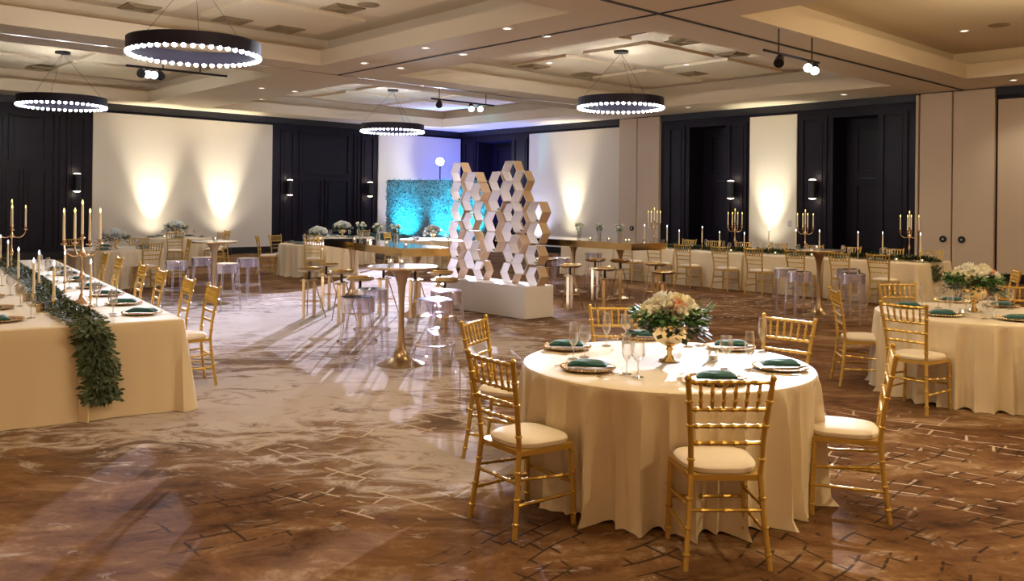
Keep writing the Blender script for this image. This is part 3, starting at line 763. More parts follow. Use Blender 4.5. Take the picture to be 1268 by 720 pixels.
def rose_obj(parent, p, R, mt, seed=0, nm='rose'):
    key = (mt, seed % 3)
    if key not in ROSE: o = rose_mesh(1.0, seed+1).build(nm, mt, parent); ROSE[key] = o
    else:
        o = ROSE[key].copy(); COL.objects.link(o); o.parent = parent
    o.location = p; o.scale = (R, R, R); d = Vector((p[0], p[1], .12)).normalized()
    o.rotation_euler = d.to_track_quat('Z', 'Y').to_euler(); return o
def foliage(m, c, n, R, zs, L, rnd, droop=0, W=.5):
    for i in range(n):
        q = rnd.random()*6.28; e = rnd.uniform(-.5, .9); d = Vector((math.cos(q), math.sin(q), e*zs+.1))
        s = rnd.uniform(.45, 1.0)*R; p = Vector(c)+Vector((d.x*s, d.y*s, d.z*s*.6-droop*s))
        dd = (d+Vector((rnd.uniform(-.6, .6), rnd.uniform(-.6, .6), rnd.uniform(-.8, .4)))); l = L*rnd.uniform(.7, 1.3)
        m.leaf(p, dd, (rnd.uniform(-.4, .4), rnd.uniform(-.4, .4), 1), l, l*W)
def bouquet(name, bowl_prof, bowl_mat, cz, R, nflower, mats, leafm, seed, peach=0, rr=.042, lf=220, nm='rose'):
    r = thing(name); rnd = random.Random(seed)
    lathe_obj('bowl', bowl_prof, bowl_mat, r, 24)
    m = MB(); foliage(m, (0, 0, cz-.01), lf, R*1.2, .45, .06, rnd)
    m.build('foliage', leafm, r)
    m = MB(); foliage(m, (0, 0, cz-.03), lf//3, R*1.25, .3, .055, rnd, .35, .6); m.build('eucalyptus_leaves', 'leaf_gray', r)
    for i in range(nflower):
        f = (i+.5)/nflower; el = math.acos(1-f*.8); q = i*2.39996
        s = R*(.86+.16*rnd.random()); p = Vector((math.cos(q)*math.sin(el)*s, math.sin(q)*math.sin(el)*s, cz+math.cos(el)*s*.62))
        mt = 'rose_peach' if i < peach else mats[i % len(mats)]
        if i < peach: p = Vector((-.02+.03*i, -R*.72, cz+.06))
        rose_obj(r, p, rr*rnd.uniform(.85, 1.15), mt, i, nm)
    return r
COMPOTE = [(.001, 0), (.060, 0), (.062, .007), (.035, .016), (.017, .035), (.015, .06), (.024, .072), (.015, .083), (.04, .098), (.082, .12), (.10, .155), (.104, .215), (.096, .22), (.09, .18), (.001, .14)]
compote = bouquet('flower_centerpiece', COMPOTE, 'gold', .27, .175, 20, ['rose_white', 'rose_white', 'rose_cream'], 'leaf_mid', 3, peach=1, rr=.052, lf=420)
hyd = bouquet('flower_centerpiece', [(.001, 0), (.055, 0), (.02, .02), (.015, .06), (.05, .09), (.08, .12), (.082, .15), (.07, .15), (.001, .11)], 'gold', .20, .16, 20, ['rose_blue', 'rose_white'], 'leaf_dark', 9, rr=.058, lf=140)
def make_bud():
    r = thing('bud_vase'); rnd = random.Random(4)
    lathe_obj('vase', [(.001, 0), (.038, 0), (.038, .16), (.035, .16), (.035, .006), (.001, .006)], 'glass', r, 16)
    st = MB(); lv = MB(); tops = []
    for i in range(5):
        q = i*1.257; t = Vector((.07*math.cos(q), .07*math.sin(q), .27+.04*(i % 2))); st.tube([(0.01*math.cos(q+3), .01*math.sin(q+3), .01), t], .003, 5); tops.append(t)
    for i in range(60):
        q = rnd.random()*6.28; lv.leaf((.03*math.cos(q), .03*math.sin(q), .17+.12*rnd.random()), (math.cos(q), math.sin(q), rnd.uniform(-.3, 1)), (0, 0, 1), .06, .03)
    st.build('stems', 'stem', r); lv.build('foliage', 'leaf_mid', r)
    for i, t in enumerate(tops): rose_obj(r, t, .034, 'rose_white', i)
    return r
bud = make_bud()
# ---- cocktail table with trumpet base
def make_highboy():
    r = thing('cocktail_table')
    lathe_obj('tabletop', [(.001, 1.045), (.36, 1.045), (.38, 1.055), (.38, 1.066), (.375, 1.07), (.001, 1.07)], 'table_glass', r, 48)
    lathe_obj('pedestal', [(.255, 0), (.258, .006), (.22, .018), (.14, .045), (.08, .10), (.05, .17), (.036, .30), (.031, .50), (.032, .70), (.045, .86), (.075, .96), (.12, 1.02), (.15, 1.044), (.001, 1.044)], 'bronze', r, 32)
    lathe_obj('top_edge', [(.376, 1.052), (.383, 1.053), (.383, 1.068), (.376, 1.069), (.376, 1.052)], 'gold', r, 48); return r
highboy = make_highboy()
# ---- ghost stool
def make_ghost():
    r = thing('ghost_stool'); h = .76
    lathe_obj('seat', [(.001, h-.012), (.16, h-.014), (.175, h-.03), (.18, h-.03), (.18, h-.012), (.168, h), (.001, h)], 'acrylic', r, 28)
    for k in range(4):
        q = PI/2*k+PI/4; c, s = math.cos(q), math.sin(q)
        MB().tube([(.225*c, .225*s, 0), (.2*c, .2*s, .36), (.165*c, .165*s, h-.02)], [.015, .018, .022], 8).build('leg', 'acrylic', r)
    lathe_obj('foot_ring', [(.195, .27), (.215, .27), (.215, .295), (.195, .295), (.195, .27)], 'acrylic', r, 28)
    lathe_obj('upper_ring', [(.172, h-.16), (.182, h-.16), (.182, h-.01), (.172, h-.01), (.172, h-.16)], 'acrylic', r, 28); return r
ghost = make_ghost()
# ---- gold stool: disc seat with low rim, flat post, two thin splayed legs
def make_stool():
    r = thing('gold_bar_stool'); h = .74
    lathe_obj('seat', [(.001, h-.035), (.13, h-.035), (.185, h-.015), (.195, h+.005), (.188, h+.008), (.15, h-.005), (.001, h-.012)], 'dark_gold', r, 26)
    b = MB(); pts = []
    for i in range(9):
        q = PI*1.5-.9+1.8*i/8; pts.append((.195*math.cos(q), .195*math.sin(q), h+.012))
    b.tube(pts, .012, 7); b.build('seat_rim', 'gold', r)
    MB().tube([(0, 0, h-.036), (0, 0, h-.17)], .02, 10).build('swivel_screw', 'black_metal', r)
    MB().box((0, .115, .30), (.045, .02, .60), 0, .0).build('leg', 'gold', r, smooth=False)
    for q in (.5, -.5+PI): 
        pass
    for s in (-1, 1): MB().tube([(.06*s, -.04, h-.17), (.19*s, -.17, 0)], [.010, .008], 7).build('leg', 'bronze', r)
    MB().box((0, -.115, .30), (.045, .02, .60)).build('leg', 'bronze', r, smooth=False)
    MB().box((0, 0, h-.165), (.14, .25, .02)).build('seat_bracket', 'bronze', r, smooth=False)
    for s in (-1, 1): MB().tube([(.145*s, -.125, .25), (0, .115, .25)], .008, 6).build('footrest', 'gold', r)
    MB().tube([(-.145, -.125, .25), (.145, -.125, .25)], .008, 6).build('footrest', 'gold', r)
    return r
stool = make_stool()
# ================================================================ LAYOUT
def on_line(P, d, px, z=0):
    t = ray(px, HY+(CAMH-z)*F/15)[0]; k = (t*P.y-P.x)/(d.x-t*d.y); q = P+d*k; return Vector((q.x, q.y, 0)), k
def Z(p, z): return Vector((p[0], p[1], z))
TT = .762
def setting(p, toward, where, grp, napang=None, cards=False, cutlery=False, glasses=(), simple=False):
    """charger, napkin and glasses of one place; toward = unit vector to the table centre"""
    f = Vector((toward[0], toward[1], 0)).normalized(); rz = math.atan2(-f.x, f.y); sd = Vector((f.y, -f.x, 0))
    place(charger, Z(p, TT), rz, 'gold charger plate at %s' % where, 'plate', 'charger plates')
    if cards: place(card, Z(p, TT+.018)+Vector((.055, -.008, 0)), .1, 'small white card under the napkin at %s' % where, 'card', 'menu cards')
    place(napkin, Z(p, TT+(.014 if not cards else .019)), rz if napang is None else napang, 'teal folded napkin at %s' % where, 'napkin', 'teal napkins')
    if cutlery:
        for k, (o, off, nm) in enumerate(((fork, -.195, 'gold fork'), (knife, .195, 'gold knife'), (spoon, .225, 'gold spoon'))):
            q = Z(p, TT)+sd*off; place(o, q, rz+PI/2, '%s beside the plate at %s' % (nm, where), 'cutlery', 'gold cutlery')
    for g, q, nm in glasses: place(g, Z(q, TT), 0, '%s at %s' % (nm, where), 'glass', 'stemmed glasses')
# ---- nearest round table
T1 = Vector(((827.5-CX)/F*5.53, 5.53, 0)); R1 = .90
o = round_cloth(R1, TT-.001, 5, 480, .0, .062, 38).build('tablecloth', 'ivory_cloth', loc=T1)
tag(o, 'ivory satin floor-length cloth on the nearest round table', 'tablecloth', 'round table cloths')
NR = 'nearest round table'
def rearfeet(*pp): return sum((G(*q) for q in pp), Vector())/len(pp)
def seat_chair(rear, face, lab, grp, hi=False):
    f = Vector((face[0], face[1], 0)).normalized(); return chair_at(Z(rear, 0)+f*.24, f, lab, grp, hi)
g1 = 'chairs around the nearest round table'
seat_chair(rearfeet((852, 707), (950, 708)), (-.03, 1), 'gold chiavari chair with its back to the camera at the nearest round table', g1, True)
seat_chair(rearfeet((587, 640), (641, 668.5))-Vector((.02, .014, 0)), (.78, .60), 'gold chiavari chair fully visible on the left front of the nearest round table', g1, True)
seat_chair(rearfeet((578, 574), (604, 545))-Vector((.015, 0, 0)), (.93, -.38), 'gold chiavari chair half hidden behind another at the left of nearest round table', g1, True)
def by_top(px, py, face, back=.262, ztop=.93):
    p = G(px, py, ztop); f = Vector((face[0], face[1], 0)).normalized(); return Vector((p.x, p.y, 0))+f*(back-.25)
seat_chair(by_top(763, 381, (.08, -1))+Vector((0, .08, 0)), (.08, -1), 'gold chiavari chair behind the nearest round table, left of its flowers', g1, True)
seat_chair(by_top(971, 395, (-.72, -.70))+Vector((.05, .06, 0)), (-.72, -.70), 'gold chiavari chair behind the nearest round table, right of its flowers', g1, True)
seat_chair(Vector((2.185, 5.03, 0)), (-.93, .36), 'gold chiavari chair seen edge-on at the right side of the nearest round table', g1, True)
gl = lambda px, py: G(px, py, TT)
S1 = [('6', (887, 473), (0, 1), 'place before the back-turned chair, nearest table', [(wine, (899, 458)), (flute, (928, 459))]),
      ('8', (728, 458), (.8, .6), 'left front place of the nearest round table', [(flute, (776, 464.5)), (wine, (790, 468))]),
      ('10', (702, 432), (.9, -.4), 'left rear place of the nearest round table', [(flute, (710, 445)), (wine, (724, 443))]),
      ('12', (795, 419), (0, -1), 'rear left place of the nearest round table', [(flute, (751, 429)), (wine, (775, 425))]),
      ('2', (905, 432), (-.7, -.7), 'rear right place of the nearest round table', [(wine, (852, 430))]),
      ('4', (966, 457), (-.95, .2), 'right-hand place of the nearest round table', [(flute, (944, 437))])]
for _, pp, tw, wh, gs in S1:
    setting(gl(*pp), tw, wh, '', napang={'8': -.12, '10': -.05, '12': -.25, '2': -.1, '4': .05, '6': 0}[_], cards=True, cutlery=True,
            glasses=[(g, gl(*q), 'champagne flute' if g is flute else 'wine glass') for g, q in gs])
place(compote, gl(829, 447.5), .3, 'white rose and greenery bouquet in gold compote on the nearest round table', 'flower arrangement', 'round table bouquets', sc=1.08)
place(votive, gl(883, 447), 0, 'glass votive candle beside the bouquet on the nearest round table', 'candle', 'votive candles')
# ---- right-edge round table
T2 = Vector(((1213-CX)/F*8.35, 8.35, 0)); RR = .915; W2 = 'right-edge round table'
o = round_cloth(RR, TT-.001, 15, 400, .0, .05, 36).build('tablecloth', 'ivory_cloth', loc=T2); tag(o, 'ivory cloth on the round table cut off at the right edge', 'tablecloth', 'round table cloths')
g2 = 'chairs around the right-edge round table'
seat_chair(rearfeet((1035, 470), (1047, 478))-Vector((.05, 0, 0)), (1, -.15), 'gold chiavari chair standing left of the %s, facing it' % W2, g2, True)
seat_chair(Vector((3.39, 7.53, 0)), (.79, .62), 'gold chiavari chair nearest the camera at the %s' % W2, g2, True)
seat_chair(by_top(1111, 351, (.1, -1)), (.1, -1), 'gold chiavari chair behind the %s, left of the bouquet' % W2, g2)
seat_chair(Vector((5.45, 9.42, 0)), (-.75, -.65), 'gold chiavari chair behind the %s, right of the bouquet' % W2, g2)
seat_chair(Vector((4.62, 6.96, 0)), (-.1, 1), 'gold chiavari chair cut by the frame in front of the %s' % W2, g2, True)
seat_chair(by_top(1258, 335, (-1, .3)), (-1, .3), 'gold chiavari chair standing alone far behind the %s' % W2, g2)
for pp, tw, wh in (((1166, 391), (1, .4), 'left front place of the %s' % W2), ((1124, 381), (1, -.2), 'left rear place of the %s' % W2), ((1240, 380), (-.4, -1), 'rear right place of the %s' % W2), ((1260, 397), (-1, .3), 'right front place of the %s' % W2), ((1178, 374), (.2, -1), 'rear left place of the %s' % W2)):
    q = gl(*pp); f = Vector((tw[0], tw[1], 0)).normalized()
    setting(q, tw, wh, '', napang=-.05, glasses=[(wine, q+f*.24+Vector((.05, 0, 0)), 'wine glass'), (flute, q+f*.2-Vector((.07, 0, 0)), 'champagne flute')])
place(compote, gl(1206, 386), .9, 'white rose bouquet in a gold bowl on the %s' % W2, 'flower arrangement', 'round table bouquets', sc=1.15)
place(votive, gl(1192, 392), 0, 'glass votive candle beside the bouquet on the %s' % W2, 'candle', 'votive candles')
# ---- left long table (two rows of tables side by side)
K1 = G(229, 395, TT); K1.z = 0; u = Vector((-.56, .83, 0)).normalized(); n = Vector((u.y, -u.x, 0)); LL = 8.7; WW = .77; W3 = 'left long table'
for i, lab in enumerate(('long ivory cloth on the right half of the left long table', 'long ivory cloth on the left half of the left long table')):
    c = K1+u*LL/2-n*(WW/2+i*(WW-.045))
    o = rect_cloth(LL, WW, TT-.001, 20+i, .02, .018, .045, .03, .004, .09, tight=((0, (1, -1)[i]),)).build('tablecloth', 'ivory_cloth', loc=c); o.rotation_euler = (0, 0, math.atan2(u.y, u.x)); tag(o, lab, 'tablecloth', 'long table cloths')
cen = K1-n*WW
def garland(path, width, nl, seed, dens_end=1.0, L=.06):
    rnd = random.Random(seed); m = MB(); P = [Vector(p) for p in path]; lens = [(P[i+1]-P[i]).length for i in range(len(P)-1)]; tot = sum(lens)
    for i in range(nl):
        s = rnd.random()*tot; k = 0
        while s > lens[k]: s -= lens[k]; k += 1
        t = (P[k+1]-P[k]).normalized(); p = P[k]+t*s; side = t.cross(Vector((0, 0, 1)))
        side = n if side.length < .3 else side.normalized(); up = side.cross(t)
        a = rnd.gauss(0, .5); a = max(-1, min(1, a)); h = rnd.random()*(1-abs(a))
        q = p+side*a*width+up*(.01+h*width*.55)
        q.z = max(q.z, .03) if abs(t.z) > .5 else max(q.z, TT+.012)
        d = t*rnd.uniform(-1, .6)+side*(a*1.5+rnd.uniform(-.8, .8))+up*rnd.uniform(.05, .7)
        if abs(t.z) > .5: d += Vector((0, 0, -.7))
        m.leaf(q, d, up+side*rnd.uniform(-.5, .5), L*rnd.uniform(.7, 1.3), L*.45)
    return m
fr = -u
pth = [cen+u*LL*.98+Vector((0, 0, TT)), cen+u*4+n*.05+Vector((0, 0, TT)), cen+u*1.5-n*.04+Vector((0, 0, TT)), cen+u*.02+n*.03+Vector((0, 0, TT+.02)), cen+fr*.06+n*.05+Vector((0, 0, TT-.06)), cen+fr*.10+n*.10+Vector((0, 0, .45)), cen+fr*.12+n*.12+Vector((0, 0, .16))]
g = garland(pth, .125, 9000, 2, L=.052); s2 = MB().tube([p+Vector((0, 0, .02)) for p in pth[:5]], .012, 6)
r = thing('garland'); g.build('foliage', 'leaf_dark', r); s2.build('stem', 'stem', r)
g = garland(pth[-4:], .10, 700, 12, L=.06).build('eucalyptus_leaves', 'leaf_gray', r)
tag(r, 'dark leafy garland running down the left long table and over its end', 'garland', 'table garlands')
# chairs and settings along the right side
def line_chairs(P, d, pxs, face, where, grp, hi=False, start=0):
    out = []
    for i, px in enumerate(pxs):
        q, k = on_line(P, d, px, .7); out.append(k)
        seat_chair(q, face, 'gold chiavari chair, %s from near end, %s' % (ORD[i+start], where), grp, hi)
    return out
E1 = K1+n*.50
ks = line_chairs(E1, u, (262, 232, 198, 175, 146, 129), -n, 'right side of %s' % W3, 'chairs along the left long table')
for i, px in enumerate((47, 4)):
    q, k = on_line(K1-n*(2*WW+.42), u, px, .7); seat_chair(q, n, 'gold chiavari chair on the far side of the %s, %s' % (W3, ('beside the dark panelling', 'behind the second candelabra')[i]), 'chairs along the left long table')
for i, k in enumerate([.5, 1.35, 2.25, 3.2, 4.2, 5.2, 6.2]):
    q = K1+u*k-n*.24
    setting(q, -n, '%s place from near end, right side of %s' % (ORD[i], W3), '', napang=math.atan2(u.y, u.x)+PI/2-.6+.4*(i % 2), glasses=[(wine, q-n*.22+u*.10, 'wine glass'), (flute, q-n*.24-u*.06, 'champagne flute')])
for i, k in enumerate([.55, 1.5, 2.6, 3.8, 5.0]):
    q = K1+u*k-n*(2*WW-.24)
    setting(q, n, '%s place from near end, left side of %s' % (ORD[i], W3), '', glasses=[(wine, q+n*.22+u*.10, 'wine glass')])
def cab(px, py, lab): place(candelabra, gl(px, py)+Vector((0, 0, 0)), random.random(), lab, 'candelabra', 'five-arm candelabras')
place(candelabra, gl(101, 376), .5, 'gold five-candle candelabra nearer the overhanging end of the left garland', 'candelabra', 'five-candle candelabras')
place(candelabra, gl(14, 335), .2, 'gold five-candle candelabra partly cut by the left picture edge', 'candelabra', 'five-candle candelabras', sc=1.0)
TP = [(67, 327, 0), (42, 323, 0), (80.5, 313, 0), (110, 339, 0), (23, 309, 0), (48.6, 313, 0), (10, 300, 0), (1, 293, 0)]
TP.sort(key=lambda q: -q[1])
for i, (x, y, tall) in enumerate(TP):
    H = (.50 if tall else .40)+.02; p = G(x, y, TT+H) if x != 110 else gl(112, 381)
    # keep them on the table, beside the garland
    place(taper_tall if tall else taper_low, Z(p, TT), 0, 'single ivory taper candle in gold holder, %s from the near end of left table' % ORD[i], 'candlestick', 'single taper candlesticks')
for i, (x, y) in enumerate(((49.5, 386), (33, 373), (25, 364))):
    place(votive_gold, gl(x, y), 0, 'gold votive candle beside the left garland, %s from the near end' % ORD[i], 'candle', 'votive candles')
# ---- right long table
K2 = Vector((7.24, 15.6, 0)); d2 = Vector((.665, -.747, 0)).normalized(); n2 = Vector((-d2.y, d2.x, 0)); L2 = 9.0; V2 = 'right long table'
for j in range(5):
    Lp = L2/5; c = K2-d2*(Lp*(j+.5))+n2*.75
    o = rect_cloth(Lp-.004, 1.5, TT-.001, 40+j, .04, .02, .06, .04, .004, .03, tight=([(-1, 0)] if j == 0 else [(1, 0), (-1, 0)])).build('tablecloth', 'ivory_cloth', loc=c); o.rotation_euler = (0, 0, math.atan2(d2.y, d2.x))
    tag(o, 'ivory tablecloth, %s from the near end of the %s' % (ORD[j], V2), 'tablecloth', 'long table cloths')
cen2 = K2+n2*.75
p2 = [cen2-d2*L2*.97+Vector((0, 0, TT)), cen2-d2*4+Vector((0, 0, TT)), cen2-d2*.1+Vector((0, 0, TT+.01)), cen2+d2*.06+Vector((0, 0, TT-.05)), cen2+d2*.12+Vector((0, 0, .45))]
r = thing('garland'); garland(p2, .15, 7000, 5, L=.07).build('foliage', 'leaf_dark', r)
tag(r, 'leafy garland laid along the right long table and over its end', 'garland', 'table garlands')
ka = []
NP = (1087.5, 1039, 984.5, 933, 891, 845, 809, 774)
line_chairs(K2-n2*.50, -d2, NP, n2, 'near side of %s' % V2, 'chairs along the right long table')
FP = (1154, 1106, 1054, 1008, 964, 920, 883, 853)
for i, px in enumerate(FP):
    q, k = on_line(K2+n2*2.0, -d2, px, .8); seat_chair(q, -n2, 'gold chiavari chair, %s from near end, wall side of %s' % (ORD[i], V2), 'chairs along the right long table')
for side, off, tw, nm in ((NP, .24, n2, 'near'), (FP, 1.26, -n2, 'wall')):
    for i, px in enumerate(side[:7]):
        q, k = on_line(K2+n2*off, -d2, px, TT)
        setting(q, tw, '%s place from near end, %s side of %s' % (ORD[i], nm, V2), '', glasses=[(wine, q+tw*.22+d2*.1, 'wine glass'), (flute, q+tw*.22-d2*.05, 'champagne flute')])
for px, lab in ((1126, 'in front of the beige doors, nearest the table end'), (997, 'in front of the sconce past the white panel'), (910, 'in front of the sconce before the white panel'), (810, 'beside the end of the mirrored high table')):
    q, k = on_line(cen2+n2*.12, -d2, px, 1.2); place(candelabra, Z(q, TT), .6, 'gold five-candle candelabra %s' % lab, 'candelabra', 'five-candle candelabras', sc=.96)
for i, (px, tall) in enumerate(((1140, 1), (1093, 1), (1062.5, 1), (1014.7, 1), (985.5, 1), (951.7, 1), (921.7, 0), (891, 0), (869.5, 1), (841, 0), (826, 1), (798, 1))):
    q, k = on_line(cen2-n2*(.12 if i % 2 else .2), -d2, px, 1.2); place(taper_tall if tall else taper_low, Z(q, TT), 0, 'single ivory taper candle, %s from the near end of the right long table' % ORD[i], 'candlestick', 'single taper candlesticks')
for i, px in enumerate((1142, 1110, 1048, 1005, 960, 905)):
    q, k = on_line(cen2-n2*.3, -d2, px, .8); place(votive, Z(q, TT), 0, 'glass votive candle, %s from the near end of the right long table' % ORD[i], 'candle', 'votive candles')
# ---- far round tables
def far_table(px, py, name, seed, flower, chairs, nset=5, fsc=1.15, R=.915, fpos=None, frot=0):
    c = G(px, py, TT); c.z = 0
    o = round_cloth(R, TT-.001, seed, 200, .0, .045, 32).build('tablecloth', 'ivory_cloth', loc=c); tag(o, 'ivory cloth on the %s' % name, 'tablecloth', 'round table cloths')
    if flower:
        place(hyd, Z(c if fpos is None else G(*fpos, TT), TT), frot, 'white hydrangea bouquet in a gold bowl on the %s' % name, 'flower arrangement', 'round table bouquets', sc=fsc)
    for ang, lab in chairs:
        q = math.radians(ang); out = Vector((math.cos(q), math.sin(q), 0)); seat_chair(c+out*1.42, -out, 'gold chiavari chair %s the %s' % (lab, name), 'chairs around the far round tables')
    for i in range(nset):
        q = 2*PI*i/nset+.35*seed; out = Vector((math.cos(q), math.sin(q), 0)); p = c+out*.68
        ck = round((90-math.degrees(q))/30) % 12 or 12
        setting(p, -out, '%s-o\'clock place of %s' % (['', 'one', 'two', 'three', 'four', 'five', 'six', 'seven', 'eight', 'nine', 'ten', 'eleven', 'twelve'][ck], name), '', glasses=[(wine, c+out*.42+Vector((.06, 0, 0)), 'wine glass')])
    return c
far_table(143, 308, 'round table beyond left long table', 3, True, ((-38, 'on the camera side of'), (95, 'behind'), (28, 'on the right of'), (150, 'on the left of')), 5, 1.25)
far_table(218, 294, 'farthest round table by uplit panel', 4, True, ((-15, 'on the right of'), (-70, 'in front of'), (40, 'behind')), 5, 1.4)
far_table(394, 301.5, 'round table beside dark panelling', 5, True, ((188, 'on the left of'), (150, 'behind, left of'), (108, 'behind'), (-82, 'in front of')), 5, 1.25)
far_table(424, 293.5, 'round table behind the mirrored table', 6, True, ((75, 'behind'),), 4, 1.4)
far_table(536, 296.5, 'round table before the teal hedge', 7, True, ((-60, 'in front of'), (20, 'on the right of'), (160, 'on the left of')), 4, 1.2)
# ---- teal velvet armchairs
def make_arm():
    r = thing('velvet_armchair')
    m = MB(); nn = 13; V0 = []
    for rr, z0, z1 in ((.40, .16, .82),):
        for i in range(nn):
            q = PI*(-.12)+PI*1.24*i/(nn-1); top = .82-.16*abs(i-(nn-1)/2)/((nn-1)/2)
            for r_ in (.40, .30): 
                for z in (.16, top): V0.append((r_*math.cos(q), r_*math.sin(q), z))
    Fc = []
    for i in range(nn-1):
        a, b = i*4, i*4+4; Fc += [(a, b, b+1, a+1), (a+3, b+3, b+2, a+2), (a+1, b+1, b+3, a+3), (a+2, b+2, b, a)]
    Fc += [(0, 1, 3, 2), (nn*4-2, nn*4-1, nn*4-3, nn*4-4)]
    m.add(V0, Fc); m.build('backrest', 'velvet', r)
    MB().lathe([(.001, .16), (.29, .16), (.295, .2), (.295, .40), (.27, .43), (.001, .435)], 20).build('seat', 'velvet', r)
    for x, y in ((.2, .2), (-.2, .2), (.2, -.2), (-.2, -.2)): MB().tube([(x, y, 0), (x, y, .16)], .018, 6).build('leg', 'gold', r)
    return r
arm = make_arm()
for (px, Y, lab) in ((483, 27.5, 'curved teal velvet armchair by the outer end of the hedge wall'), (509, 27, 'curved teal velvet armchair in front of the hedge wall, nearer the round table'), (463, 28.5, 'curved teal velvet armchair in front of the white strip of wall')):
    p = V(px, 300, Y); place(arm, (p.x, p.y, 0), 2.6, lab, 'armchair', 'teal velvet armchairs')
# ---- mirrored communal high tables
def communal(Pn, Wd, Ln, uu, lab, pedestals):
    nn = Vector((uu.y, -uu.x, 0)); r = thing('mirrored_high_table', Pn+uu*Ln/2+nn*Wd/2, math.atan2(uu.y, uu.x))
    MB().box((0, 0, 1.066), (Ln, Wd, .008)).build('tabletop', 'gold_mirror', r, smooth=False)
    MB().box((0, 0, 1.003), (Ln-.002, Wd-.002, .118)).build('apron', 'gold_mirror', r, smooth=False)
    for x in pedestals:
        MB().lathe([(.28, 0), (.283, .006), (.24, .018), (.15, .045), (.08, .10), (.05, .2), (.034, .4), (.031, .6), (.04, .8), (.08, .91), (.12, .943), (.001, .943)], 28, (x, 0, 0)).build('pedestal', 'bronze', r)
    return tag(r, lab, 'high table', 'mirrored communal tables')
A1 = G(498, 308, 1.07); A1.z = 0; B1 = G(559, 307, 1.07); Fr = G(401, 296, 1.07); Fr.z = 0
u1 = (Fr-A1).normalized(); w1 = .80
communal(A1, w1, (Fr-A1).length, u1, 'long gold mirrored high table with bud vases before the hedge wall', (-1.5, 1.4))
nA = Vector((u1.y, -u1.x, 0))
P0 = G(782, 302, 1.07); P0.z = 0; u2 = Vector((-.60, .80, 0)); nB = Vector((u2.y, -u2.x, 0))
communal(P0, .9, 4.2, u2, 'long gold mirrored high table right of the honeycomb sculpture', (-1.35, 0, 1.35))
def at_px(P, d, px): return on_line(P, d, px, 1.2)[0]
for i, px in enumerate((447, 468, 490)):
    place(bud, Z(at_px(A1+nA*.45, u1, px), 1.071), i*.8, 'clear vase of white flowers on the left mirrored table, %s from the gallery panelling' % ORD[i] if 0 else 'clear vase of white flowers, %s from the panelled wall on the left mirrored table' % ORD[i], 'flower vase', 'bud vases')
for i, px in enumerate((439, 455.6, 479, 503)):
    place(votive, Z(at_px(A1+nA*.2, u1, px), 1.071), 0, 'glass votive candle, %s from the panelled wall on the left mirrored table' % ORD[i], 'candle', 'votive candles')
for i, px in enumerate((717, 742, 767)):
    place(bud, Z(at_px(P0+nB*.5, u2, px), 1.071), i*.9, 'clear vase of white flowers, %s from the honeycomb on the right mirrored table' % ORD[i], 'flower vase', 'bud vases')
for i, px in enumerate((731, 754, 775, 779)):
    place(votive, Z(at_px(P0+nB*(.3+.1*(i % 2)), u2, px), 1.071), 0, 'glass votive candle, %s from the honeycomb on the right mirrored table' % ORD[i], 'candle', 'votive candles')
# ---- cocktail tables
for (px, py, lab) in ((497, 450, 'trumpet-base cocktail table between the clear stools, centre of the floor'), (265, 377.2, 'trumpet-base cocktail table behind the left long table'), (1014, 384, 'trumpet-base cocktail table in front of the right long table')):
    x, y = ray(px, py); Yb = CAMH/y; top = {497: 330, 265: 298.5, 1014: 312.5}[px]; Yt = (CAMH-1.07)/ray(px, top)[1]; Y = (Yb+Yt)/2; p = Vector((ray(px, (py+top)/2)[0]*Y, Y, 0))
    place(highboy, p, 0, lab, 'cocktail table', 'trumpet-base cocktail tables')
    place(votive, Z(p, 1.071)+Vector((-.01, .08, 0)), 0, 'lit votive candle on the %s' % {497: 'central cocktail table', 265: 'cocktail table behind the left long table', 1014: 'cocktail table before the right long table'}[px], 'candle', 'votive candles')
    if px == 497: place(votive, Z(p, 1.071)+Vector((-.14, .14, 0)), 0, 'second lit votive candle on the central cocktail table, nearer the stools', 'candle', 'votive candles')
# ---- stools
GS = [(443, 367.5, 'front left of the central cocktail table'), (461, 357.5, 'rear left of the central cocktail table'), (538, 370, 'front right of the central cocktail table'), (553, 359, 'rear right of the central cocktail table'),
      (219, 323, 'nearest the left long table, by the left cocktail table'), (250, 318.5, 'directly behind the left cocktail table'), (282, 326, 'in front right of the left cocktail table'), (307, 319.5, 'farthest right by the left cocktail table'),
      (973, 332, 'rear left of the cocktail table before the right long table'), (990, 336.5, 'front left of the cocktail table before the right long table'), (1051, 333, 'rear right of the cocktail table before the right long table'), (1056, 338.5, 'front right of the cocktail table before the right long table'),
      (695, 319, 'beneath the mirrored table beside the honeycomb'), (735, 313, 'beneath the mirrored table near its middle')]
for i, (x, y, w) in enumerate(GS): place(ghost, Z(G(x, y, .76), 0), i*.37, 'clear acrylic stool %s' % w, 'stool', 'clear acrylic stools')
ST = [(383, 333.5, 'farthest left, before the table by the panelling'), (404, 328, 'behind the first one, left of the mirrored table'), (423, 337, 'third from the left, with its post catching the light'), (446, 345, 'just behind the two clear stools'), (475, 332, 'behind the central cocktail table, left of its pedestal'), (514, 334, 'behind the central cocktail table, right of its pedestal'),
      (545, 338, 'before the gold end of the left mirrored table'), (551, 347, 'between the clear stools and the honeycomb plinth'),
      (676, 321, 'nearest the honeycomb plinth'), (706, 329, 'second beyond the honeycomb plinth'), (737, 322, 'beneath the middle of the right mirrored table'), (749, 333, 'in front of the middle of the right mirrored table'), (768, 323, 'beneath the right mirrored table near its end'), (812, 327, 'behind, at the gold end of the right mirrored table'), (822, 337, 'in front, at the gold end of the right mirrored table')]
for i, (x, y, w) in enumerate(ST): place(stool, Z(G(x, y, .74), 0), PI+(-.5, -.25, -.1, .2, -.35)[i % 5], 'gold bar stool %s' % w, 'stool', 'gold bar stools')
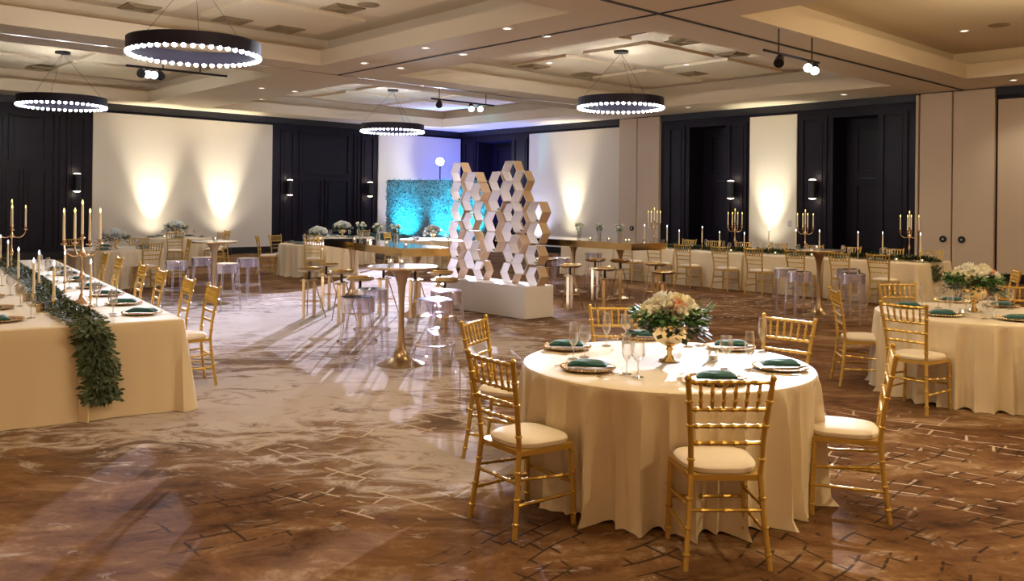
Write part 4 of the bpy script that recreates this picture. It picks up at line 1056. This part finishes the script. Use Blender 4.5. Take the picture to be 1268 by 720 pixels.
# ================================================================ HONEYCOMB SCULPTURE
Q0 = G(650, 396.6); w_ = Vector((-.67, .74, 0)).normalized(); nn = Vector((w_.y, -w_.x, 0)); PL, PW, PH = 2.25, .60, .50
def plinth_mesh():
    m = MB(); m.box((PL/2, -PW/2, PH/2+.005), (PL, PW, PH-.01)); return m
o = plinth_mesh().build('display_plinth', 'white_lacquer', loc=Q0, smooth=False); o.rotation_euler = (0, 0, math.atan2(w_.y, w_.x)); tag(o, 'long low white plinth under the two honeycomb columns', 'plinth')
def hexcell(R, dep, t=.014):
    a = MB(); ou = [(R*math.cos(PI/3*k), R*math.sin(PI/3*k)) for k in range(6)]; inn = [((R-t)*math.cos(PI/3*k), (R-t)*math.sin(PI/3*k)) for k in range(6)]; V0 = []; Fc = []
    for (P_, y) in ((ou, dep/2), (ou, -dep/2), (inn, -dep/2), (inn, dep/2)):
        for x, z in P_: V0.append((x, y, z))
    for s in range(4):
        for k in range(6): k2 = (k+1) % 6; a_, b_ = s*6, ((s+1) % 4)*6; Fc.append((a_+k, a_+k2, b_+k2, b_+k))
    a.add(V0, Fc); return a
def column(s0, name_label, cols, seed):
    rnd = random.Random(seed); base = Q0+w_*s0+nn*.30; r = thing('honeycomb_screen', Z(base, PH), math.atan2(w_.y, w_.x)); R0 = .188; hh = R0*math.sqrt(3)/2
    for ci, (x, lo, hi, off, dy) in enumerate(cols):
        z = hh+off*hh
        for k in range(40):
            if z+hh > hi: break
            if z-hh >= lo-.02 and rnd.random() > .02:
                Rk = R0*rnd.choice((1, 1, .97, .9)); dep = rnd.choice((.15, .17, .19)); dd = dy+rnd.uniform(-.05, .05)
                o = hexcell(Rk, dep).build('hexagon_cell', 'hex_white', r, smooth=False, mi=('hex_tan', range(18, 24) if False else range(0, 6))); o.location = (x, -0+dd, z if Rk == R0 else z-(R0-Rk)*.86)
                if rnd.random() < .2:
                    lv = MB()
                    for q in range(14):
                        a_ = rnd.random()*6.28; lv.leaf((0, 0, 0), (math.cos(a_), math.sin(a_), .8), (0, 0, 1), .07, .04)
                    l = lv.build('succulent', 'leaf_mid', o); l.location = (0, 0, -Rk*.84)
            z += 2*hh
    return tag(r, name_label, 'sculpture', 'honeycomb columns')
cw = .188*1.5
column(.02, 'white honeycomb column of stacked hexagons, nearer end of the plinth', [(.06, .0, 1.55, 0, -.02), (.06+cw, 0, 1.95, 1, .05), (.06+2*cw, 0, 2.06, 0, -.04), (.06+3*cw, .4, 1.9, 1, .06)], 11)
column(1.34, 'white honeycomb column of stacked hexagons, farther end of the plinth', [(.04, 0, 1.95, 0, .02), (.04+cw, 0, 2.0, 1, -.04), (.04+2*cw, 0, 2.06, 0, .05)], 23)
# drop prototypes that were never placed
for o in list(bpy.data.objects):
    if o.parent is None and o.type in ('EMPTY', 'MESH') and 'category' not in o.keys() and 'kind' not in o.keys():
        for c in list(o.children_recursive): bpy.data.objects.remove(c, do_unlink=True)
        bpy.data.objects.remove(o, do_unlink=True)
W_ = bpy.data.worlds.new('world'); S.world = W_; W_.use_nodes = True
W_.node_tree.nodes['Background'].inputs[0].default_value = (1, .8, .6, 1); W_.node_tree.nodes['Background'].inputs[1].default_value = 0.0
